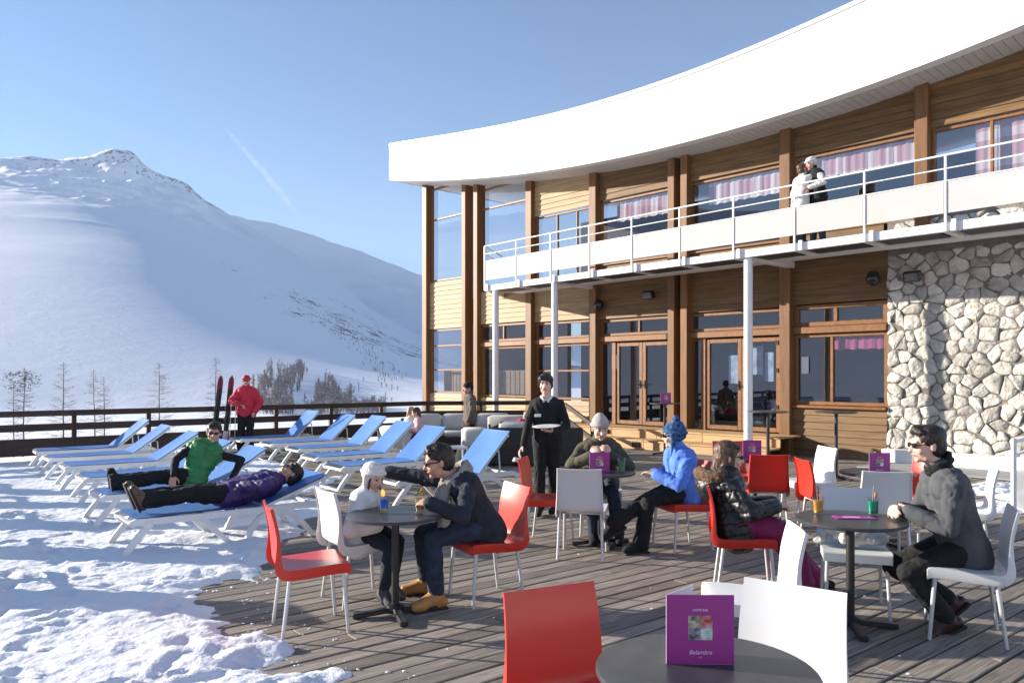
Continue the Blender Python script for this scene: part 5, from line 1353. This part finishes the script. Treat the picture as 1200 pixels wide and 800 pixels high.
# --- child in cream coat
g = Fig('child in a cream coat and cream earflap hat sitting at the table', (-1.12, 5.76, 0), -15, .74); g.vox = .007
g.pose(g.w((-1.12, 5.78, .545)), g.w((-1.07, 5.74, .83)), g.w((-1.03, 5.71, .925)), (.75, -.62, -.30), {'R': g.w((-.98, 5.56, .60)), 'L': g.w((-.93, 5.82, .60))}, {'R': g.w((-.92, 5.50, .14)), 'L': g.w((-.88, 5.62, .16))}, toes={'R': (.6, -.75, -.25), 'L': (.75, -.6, -.2)})
g.body(M['skin_light']).face(); g.top(cream, 'coat', .036, .30, .05, amp=.007); g.trousers(navy, .010, .95, .008); g.shoes(grey_boot, .14, .006, rubber); g.beanie(creamfur, .0, True, creamfur); g.hair(brown_hair, [((.06, .03, .0), .014, (.065, .04, -.10), .010), ((-.06, .03, .0), .014, (-.065, .04, -.10), .010)], -.016, fringe=False)
# --- man with grey scarf
g = Fig('dark-haired man in navy jacket, grey scarf and tan boots leaning to the child', (-.24, 5.78, 0), 205)
g.pose(g.w((-.23, 5.78, .57)), g.w((-.43, 5.69, .97)), g.w((-.545, 5.655, 1.045)), (-.93, -.22, -.22), {'R': g.w((-.97, 6.0, .93)), 'L': g.w((-.58, 5.40, .785))}, {'R': g.w((-.66, 5.92, .10)), 'L': g.w((-.545, 5.53, .10))}, epole={'R': (.1, .6, -.4), 'L': (.45, -.6, -.6)}, toes={'R': (-.95, -.15, 0), 'L': (-.85, -.5, 0)})
g.body(M['skin'], {'L': ((-.75, .55, .05), (-.2, -.5, .8)), 'R': ((-.9, -.3, -.1), (0, .3, .9))}, {'L': .75, 'R': .3}).face(False); g.glasses(black_glass, .9); g.hair(dark_hair, [((0, -.02, .10), .05, (0, .045, .108), .034)], .009)
g.top(charcoal, 'jacket', .020, .12, .0, amp=.007); g.trousers(denim, .012, .93, .014, .006); g.shoes(tan_boot, .10, .010, rubber)
n = g.j['neck']; g.ring(scarf_g, 'scarf', n - g.up * .02, .095, .105, .036, -.02, 2)
mb = MB(); a = n + g.cf * .10 + g.sr * -.06; mb.tube([a, a + g.cf * .045 - Vector((0, 0, .12)), a + g.cf * .03 - Vector((0, 0, .28)), a + g.cf * .00 - Vector((0, 0, .43))], [.036, .044, .050, .055], 9); a = n + g.cf * .10 + g.sr * .03; mb.tube([a, a + g.cf * .05 - Vector((0, 0, .12)), a + g.cf * .04 - Vector((0, 0, .26))], [.036, .045, .05], 9)
queue(mb.build('scarf_end', scarf_g, g.root, True), .010, 2, .008, 30)
# --- woman in black puffer, magenta trousers
g = Fig('woman in black puffer jacket with fur hood and magenta trousers', (1.75, 5.95, 0), -4, .97)
g.pose(g.w((1.72, 5.96, .565)), g.w((1.63, 5.98, .96)), g.w((1.69, 5.965, 1.045)), (.97, -.15, -.05), {'R': g.w((1.98, 5.80, .69)), 'L': g.w((2.02, 5.95, .69))}, {'R': g.w((2.20, 5.84, .09)), 'L': g.w((2.36, 6.06, .09))}, epole={'R': (-.3, -.7, -.6), 'L': (-.3, .7, -.6)}, toes={'R': (.95, -.2, 0), 'L': (.97, .1, 0)})
g.body(M['skin_light']).face(False); g.glasses(black_glass, .95)
g.hair(brown_hair, [((.05, -.03, .0), .042, (.055, -.05, -.16), .036), ((-.05, -.03, .0), .042, (-.055, -.05, -.16), .036), ((0, -.07, .02), .06, (.0, -.095, -.17), .05), ((.064, .02, .06), .024, (.070, .005, -.12), .022), ((-.064, .02, .06), .024, (-.070, .005, -.12), .022)], .012, amp=.0025)
g.top(blackpuff, 'puffer_jacket', .036, .22, .03, amp=.010, sc_=15, puff=.085); g.trousers(magenta, .034, .97, .035, .008, 13); g.shoes(black_fab, .05, .006, rubber)
n = g.j['neck']; o = g.ring(fur, 'fur_hood', n - g.up * .015 - g.cf * .045, .158, .120, .056, -.04, 1)
mb = MB(); mb.ball(n - g.cf * .12 - g.up * .07, (.11, .16, .12), 16, 12); queue(mb.build('hood', blackpuff, g.root, True), .010, 2, .008, 16)
# --- man in grey fleece
g = Fig('dark-haired man in grey fleece and sunglasses with clasped hands at the table', (2.95, 5.06, 0), 172)
g.pose(g.w((2.97, 5.07, .57)), g.w((2.825, 5.08, 1.09)), g.w((2.745, 5.09, 1.22)), (-.98, .08, -.10), {'R': g.w((2.60, 5.14, .785)), 'L': g.w((2.60, 5.04, .785))}, {'R': g.w((2.97, 5.22, .16)), 'L': g.w((2.84, 5.02, .10))}, kpole={'R': (-1, .25, .35), 'L': (-1, -.1, .35)}, epole={'R': (.3, .6, -.8), 'L': (.4, -.6, -.8)}, toes={'R': (-.72, .1, -.69), 'L': (-.88, .05, -.45)})
g.body(M['skin_light'], {'R': ((-.75, -.55, .1), (-.3, .5, .6)), 'L': ((-.75, .55, .1), (-.3, -.5, .6))}, {'R': .7, 'L': .7}).face(False); g.glasses(black_glass); g.hair(dark_hair, [((0, -.02, .09), .05, (0, .05, .105), .036)], .012)
g.top(greyfl, 'fleece', .022, .14, .03, amp=.007); g.ring(black_fab, 'collar', g.j['neck'] + g.up * .035, .074, .074, .022, -.03, 2); g.trousers(black_fab, .016, .95, .012); g.shoes(maroon, .07, .004, rubber)
# --- man in grey beanie
g = Fig('person in pale grey beanie and olive sweater behind a purple menu card', (.93, 8.18, 0), -98)
g.pose(g.w((.93, 8.16, .565)), g.w((.92, 8.08, 1.02)), g.w((.92, 8.01, 1.125)), (.12, -.95, -.25), {'R': g.w((.80, 7.82, .86)), 'L': g.w((1.0, 7.80, .87))}, {'R': g.w((.82, 7.72, .09)), 'L': g.w((1.08, 7.74, .09))}, epole={'R': (-.8, .1, -.6), 'L': (.8, .1, -.6)})
g.body(M['skin_light'], {'R': ((.35, -.5, .6), (-.6, -.6, .2)), 'L': ((-.35, -.5, .6), (.6, -.6, .2))}, {'R': .7, 'L': .7}).face(True, True, brown_hair); g.beanie(greyhat, .025, False, greyhat); g.hair(brown_hair, (), -.005, fringe=False)
g.top(olive, 'sweater', .026, .08, .05, amp=.006); g.trousers(denim, .012); g.shoes(black_fab, .05, .004)
# --- person in blue fleece
g = Fig('person in blue fleece and blue bobble hat with crossed legs', (1.68, 7.52, 0), 197)
g.pose(g.w((1.67, 7.52, .57)), g.w((1.62, 7.44, .99)), g.w((1.565, 7.43, 1.095)), (-.93, .30, -.05), {'R': g.w((1.40, 7.55, .72)), 'L': g.w((1.37, 7.30, .74))}, {'R': g.w((.96, 7.22, .30)), 'L': g.w((1.22, 7.28, .10))}, kpole={'R': (-.5, -.2, .9), 'L': (-.8, -.3, .6)}, epole={'R': (.3, .6, -.6), 'L': (.4, -.7, -.6)}, toes={'R': (-.80, -.15, -.45), 'L': (-.9, -.4, 0)})
g.body(M['skin_light']).face(False); g.glasses(black_glass); g.beanie(bluehat, .02, True, bluehat, bluehat); g.top(bluefl, 'fleece', .024, .10, .06, amp=.009, sc_=13); g.trousers(black_fab, .014, .97, .034, .006); g.shoes(black_fab, .06, .006, rubber)
# --- waitress
g = Fig('waitress in black sweater with white collar carrying a plate', (.42, 9.28, 0), -100, .985)
g.pose(g.w((.43, 9.28, .93)), g.w((.42, 9.27, 1.445)), g.w((.405, 9.235, 1.575)), (-.18, -1, -.05), {'R': g.w((.11, 9.12, .745)), 'L': g.w((.47, 8.98, 1.03))}, {'R': g.w((.33, 9.22, .09)), 'L': g.w((.50, 9.36, .10))}, epole={'R': (-.7, .4, -.3), 'L': (.9, .3, -.5)}, kpole={'R': (-.1, -1, .0), 'L': (0, -1, 0)})
g.body(M['skin_light'], {'L': ((-.7, -.6, .1), (0, -.2, -1)), 'R': ((-.5, -.3, -.7), (-.3, .2, .8))}, {'L': .15, 'R': .5}).face(True, True, dark_hair); g.hair(dark_hair, [((.06, .03, .07), .03, (.078, .0, -.02), .018), ((-.06, .03, .07), .03, (-.078, .0, -.02), .018), ((-.04, .07, .07), .022, (.05, .075, .075), .018)], .014)
g.top(black_fab, 'sweater', .010, .12, .0, amp=.006); g.trousers(black_fab, .016, .97, .014); g.shoes(black_fab, .05, .002)
n = g.j['neck']; mb = MB()
for sg in (-1, 1): mb.add([tuple(n + v_) for v_ in (g.sr * .012 * sg + g.cf * .098 - g.up * .045, g.sr * .075 * sg + g.cf * .085 - g.up * .06, g.sr * .078 * sg + g.cf * .02 + g.up * .035, g.sr * .05 * sg + g.cf * .06 + g.up * .03)], [(0, 1, 2, 3), (3, 2, 1, 0)])
mb.build('collar', whitesh, g.root)
o = g.ring(whitesh, 'shirt_neck', n + g.up * .005, .064, .062, .016, -.02)
mb = MB(); mb.bbox(n - g.up * .20 - g.sr * -.095 + g.cf * .135, (.075, .012, .035), .003, Matrix((g.sr, g.cf, g.up)).transposed()); mb.build('name_badge', M['paper'], g.root)
pl_ = thing('dinner_plate', 'white plate carried flat by the waitress', 'plate', (.40, 8.90, 1.085), 0); o = MB().lathe([(.05, -.012), (.10, -.006), (.165, .012), (.160, .015), (.09, .0), (.001, -.002)], 30).build('plate_dish', M['white_plastic'], pl_, True); pl_.rotation_euler = (R(3), R(-3), 0)
nk = thing('paper_napkin', 'crumpled white napkin in the lowered hand of the waitress', 'napkin', (.07, 9.08, .685)); mb = MB(); r = random.Random(3)
for k in range(7): mb.ball((r.uniform(-.04, .04), r.uniform(-.02, .02), r.uniform(-.02, .02)), (.03, .02, .016), 6, 4)
mb.build('napkin_folds', M['paper'], nk)
# --- man in green vest on lounger
fd = FEET[1]; P = lambda f, v_, z: fd + U * f + V * v_ + Vector((0, 0, z))
g = Fig('man in green quilted vest and sunglasses sitting up on a lounger', P(1.0, 0, 0), -70)
g.pose(P(1.06, .02, .47) - g.o, P(1.26, .0, .86) - g.o, P(1.29, .03, .975) - g.o, (.30, -.95, -.08), {'R': P(.78, .17, .50) - g.o, 'L': P(1.42, .30, .43) - g.o}, {'R': P(.06, .10, .45) - g.o, 'L': P(.10, -.12, .46) - g.o}, kpole={'R': V * .5 + Vector((0, 0, 1)), 'L': Vector((0, 0, 1)) - V * .2}, epole={'R': (-.8, -.3, -.2), 'L': (.8, .1, .2)}, toes={'R': V * .75 + Vector((0, 0, .6)) - U * .2, 'L': V * .6 + Vector((0, 0, .8)) - U * .2}, sr=(-.93, -.25, 0), hr=-V)
g.hr = (V * 1.0); g.body(M['skin']).face(False); g.glasses(black_glass); g.hair(dark_hair, (), .012); g.top(black_fab, 'shirt', .006, .0, .05, amp=.005); g.top(greenv, 'vest', .034, .10, .06, amp=.004, sc_=12, arms=False, puff=.075); g.trousers(black_fab, .026, .97, .025, .008); g.shoes(black_fab, .10, .014, rubber)
# --- person in purple jacket lying
fd = FEET[0]
g = Fig('person in purple jacket lying on the lounger with brown shoes', P(1.0, 0, 0), 38)
g.pose(P(1.02, 0, .475) - g.o, P(1.50, 0, .585) - g.o, P(1.63, .0, .635) - g.o, (-.42, -.30, .86), {'R': P(1.05, .19, .56) - g.o, 'L': P(1.10, -.20, .52) - g.o}, {'R': P(.16, .10, .50) - g.o, 'L': P(.14, -.10, .50) - g.o}, kpole={'R': Vector((0, 0, 1)), 'L': Vector((0, 0, 1))}, epole={'R': V + Vector((0, 0, .1)), 'L': -V}, toes={'R': Vector((0, 0, 1)) - U * .45 + V * .3, 'L': Vector((0, 0, 1)) - U * .35 - V * .1}, sr=tuple(V), hr=tuple(V))
g.hx = None; g.body(M['skin']).face(False); g.glasses(black_glass); g.hair(dark_hair, [((0, -.07, .04), .06, (0, -.10, -.05), .04)], .012)
g.top(purplej, 'jacket', .030, .12, .05, amp=.007, sc_=10, puff=.10); g.trousers(black_fab, .026, .97, .022, .010, 12); g.shoes(brown_shoe, .05, .008, rubber)
# --- skier in red at the fence
b = at(288, 17.0)
g = Fig('skier in red jacket and red hat leaning back on the timber fence', b, -78, .99); g.vox = .011
g.pose(g.l(0, -.12, .93), g.l(0, -.10, 1.44), g.l(0, -.08, 1.565), g.f + Vector((0, 0, -.05)), {'R': g.l(.10, .14, 1.05), 'L': g.l(-.20, .06, .90)}, {'R': g.l(.10, .05, .09), 'L': g.l(-.10, .12, .09)}, epole={'R': g.r * .9 - g.f * .4, 'L': -g.r * .9 - g.f * .4})
g.body(M['skin']).face(False); g.glasses(black_glass, 1.1); g.beanie(redj, .0, False, redj); g.top(redj, 'ski_jacket', .040, .16, .07, amp=.010); g.trousers(black_fab, .028, .97, .03); g.shoes(black_fab, .14, .016)
# --- youngster behind the sofa
b = at(551, 16.35)
g = Fig('youngster in taupe jacket and black cap standing beside the beige sofa', b, 200, .89); g.vox = .011
g.pose(g.l(0, 0, .84), g.l(0, .01, 1.29), g.l(0, .05, 1.41), g.f - Vector((0, 0, .15)), {'R': g.l(.22, .05, .72), 'L': g.l(-.21, .10, .74)}, {'R': g.l(.10, .02, .09), 'L': g.l(-.09, -.05, .09)}, epole={'R': g.r - g.f, 'L': -g.r - g.f})
g.body(M['skin']).face(); g.beanie(black_fab); g.top(taupe, 'jacket', .030, .22, .06, amp=.008); g.trousers(black_fab, .018); g.shoes(black_fab)
# --- children on the sofas
for (px, y, m, hm, lab, yw) in ((477, 15.7, whitej, blond_hair, 'blond child in white jacket sitting behind the raised loungers', 20), (493, 15.5, pinkj, brown_hair, 'child in pale pink jacket sitting beside the blond child', 190)):
    b = at(px, y); g = Fig(lab, b, yw, .70, 'children on the lounge seats'); g.vox = .011
    g.pose(g.l(0, 0, .52), g.l(0, .06, .83), g.l(0, .10, .93), g.f - Vector((0, 0, .2)), {'R': g.l(.12, .22, .62), 'L': g.l(-.12, .22, .62)}, {'R': g.l(.08, .30, .12), 'L': g.l(-.08, .30, .12)})
    g.body(M['skin_light']).face(); g.hair(hm, [((0, -.06, 0), .05, (0, -.09, -.10), .035)], .012); g.top(m, 'jacket', .03, .15, .05, amp=.008); g.trousers(navy); g.shoes(grey_boot, .1)
b = at(609, 16.45); g = Fig('blond child in crimson jacket reclining on the wicker sofa', b, 180, .66, 'children on the lounge seats'); g.vox = .011
g.pose(g.l(0, .10, .52), g.l(0, -.08, .72), g.l(.02, -.14, .83), (-.5, -.85, .1), {'R': g.l(.12, .22, .55), 'L': g.l(-.12, .20, .6)}, {'R': g.l(.06, .62, .52), 'L': g.l(-.06, .60, .52)}, kpole={'R': Vector((0, 0, 1)), 'L': Vector((0, 0, 1))}, toes={'R': (0, 0, 1), 'L': (0, 0, 1)})
g.body(M['skin_light']).face(); g.hair(blond_hair, (), .012); g.top(crimson, 'jacket', .026, .1, .04); g.trousers(navy); g.shoes(grey_boot, .1)
# --- couple on the balcony
BZ = 4.18
pm_, pw_ = at(958, 14.75, BZ), at(938, 14.85, BZ)
g = Fig('man in white hat and black vest bending to a woman on the balcony', pm_, 186, 1.0, 'couple on the balcony'); g.vox = .011
g.pose(g.l(0, 0, .95), g.l(0, .06, 1.45), g.l(0, .13, 1.56), g.f - Vector((0, 0, .35)), {'R': g.l(.2, .25, 1.02), 'L': g.l(-.20, .26, 1.06)}, {'R': g.l(.1, .03, .09), 'L': g.l(-.1, -.06, .09)}, epole={'R': g.r - g.f, 'L': -g.r - g.f})
g.body(M['skin']).face(); g.beanie(whitej, 0, False, whitej); g.top(whitej, 'sweater', .016, .10, .05); g.top(black_fab, 'vest', .034, .10, .06, arms=False, puff=.08); g.trousers(denim); g.shoes(black_fab)
g = Fig('woman in white jacket with raised hand beside the man on the balcony', pw_, 8, .95, 'couple on the balcony'); g.vox = .011
g.pose(g.l(0, 0, .90), g.l(0, .03, 1.36), g.l(0, .06, 1.48), g.f + Vector((0, 0, .25)), {'R': g.l(.10, .20, 1.52), 'L': g.l(-.18, .22, 1.0)}, {'R': g.l(.09, .0, .09), 'L': g.l(-.09, .05, .09)}, epole={'R': g.r * .6 + g.f * .2 - Vector((0, 0, 1)), 'L': -g.r - g.f})
g.body(M['skin_light']).face(); g.hair(brown_hair, [((0, -.06, 0), .05, (0, -.09, -.12), .04)], .012); g.top(whitej, 'jacket', .030, .18, .06); g.trousers(black_fab); g.shoes(brown_shoe)

# ---- grow the continuous surfaces
for (o, vx, sm, amp, sc_, puff) in REMESH:
    m_ = o.modifiers.new('remesh', 'REMESH'); m_.mode = 'VOXEL'; m_.voxel_size = vx; m_.use_smooth_shade = True
    s_ = o.modifiers.new('smooth', 'SMOOTH'); s_.factor = .5; s_.iterations = sm
bpy.context.view_layer.update(); dg = bpy.context.evaluated_depsgraph_get(); TRI = 0
for (o, vx, sm, amp, sc_, puff) in REMESH:
    me = bpy.data.meshes.new_from_object(o.evaluated_get(dg)); old = o.data; o.modifiers.clear(); me.name = old.name; o.data = me
    if not me.materials: me.materials.append(old.materials[0])
    bpy.data.meshes.remove(old); n = len(me.vertices); TRI += n * 2
    if amp:
        co = np.empty(n * 3); me.vertices.foreach_get('co', co); co = co.reshape(-1, 3); no = np.empty(n * 3); me.vertices.foreach_get('normal', no); no = no.reshape(-1, 3)
        d = amp * fbm(co * sc_ * np.array([1, 1, .25 if o.name.startswith('hair') else .8]), 3, 5)
        d = d - amp * .9 * np.clip(1 - np.abs(fbm(co * sc_ * .75 + 4, 2, 15)) * 4, 0, 1)
        pel = PELV.get(o.name)
        if pel is not None:
            d = d * np.clip((np.linalg.norm(co - np.array(pel[0]), axis=1) - .10) / .22, .25, 1)
            for q_ in pel[2]: d = d * np.clip((np.linalg.norm(co - np.array(q_), axis=1) - .06) / .12, .15, 1)
        if puff: d = d - .010 * np.clip(1 - np.abs(((co @ np.array(pel[1] if pel else (0, 0, 1)) + .012 * fbm(co * 6, 2, 3)) / puff) % 1 - .5) * 5, 0, 1)
        co = co + no * d[:, None]; me.vertices.foreach_set('co', co.ravel()); 
    me.polygons.foreach_set('use_smooth', [True] * len(me.polygons)); me.update()
print('FIGURE TRIS', TRI)
# ================================================================== contrail
def trail_material():
    m = bpy.data.materials.new('ice_vapour'); m.use_nodes = True; N = m.node_tree.nodes; Lk = m.node_tree.links
    N.remove(N['Principled BSDF']); pv = N.new('ShaderNodeVolumePrincipled'); pv.inputs['Color'].default_value = (1, 1, 1, 1); pv.inputs['Anisotropy'].default_value = .3
    tc = N.new('ShaderNodeTexCoord'); nz = N.new('ShaderNodeTexNoise'); nz.inputs['Scale'].default_value = .012; nz.inputs['Detail'].default_value = 3
    Lk.new(tc.outputs['Object'], nz.inputs['Vector']); mr = N.new('ShaderNodeMapRange'); mr.inputs['From Min'].default_value = .3; mr.inputs['From Max'].default_value = .7; mr.inputs['To Max'].default_value = .0014
    Lk.new(nz.outputs['Fac'], mr.inputs['Value']); Lk.new(mr.outputs[0], pv.inputs['Density']); Lk.new(pv.outputs[0], N['Material Output'].inputs['Volume']); return m
def far_pt(px, py, y): return Vector(((px - 600) / F * y, y, EYE + (440 - py) / F * y))
pa, pb, pc = far_pt(352, 256, 9500), far_pt(312, 205, 9800), far_pt(262, 148, 10200); pd = far_pt(196, 40, 11000)
mb = MB(); pts = [pa, pa.lerp(pb, .5), pb, pb.lerp(pc, .4), pb.lerp(pc, .8), pc]
mb.tube([p - pa for p in pts], [22, 44, 48, 36, 30, 10], 10); o = mb.build('contrail', trail_material(), None, True); o.location = pa; tag(o, 'faint white contrail slanting across the blue sky', 'contrail', kind='stuff')

# ================================================================== the air: a closed box round camera, terrace and mountains
def haze_material():
    m = bpy.data.materials.new('thin_haze'); m.use_nodes = True; N = m.node_tree.nodes; N.remove(N['Principled BSDF'])
    pv = N.new('ShaderNodeVolumePrincipled'); pv.inputs['Color'].default_value = (.74, .84, 1, 1); pv.inputs['Density'].default_value = HAZE; pv.inputs['Anisotropy'].default_value = 0.0
    m.node_tree.links.new(pv.outputs[0], N['Material Output'].inputs['Volume']); return m
HAZE = 0.000085
o = MB().box((0, 0, 430), (12000, 12000, 1240)).build('haze', haze_material()); o['kind'] = 'stuff'
bpy.context.view_layer.update()
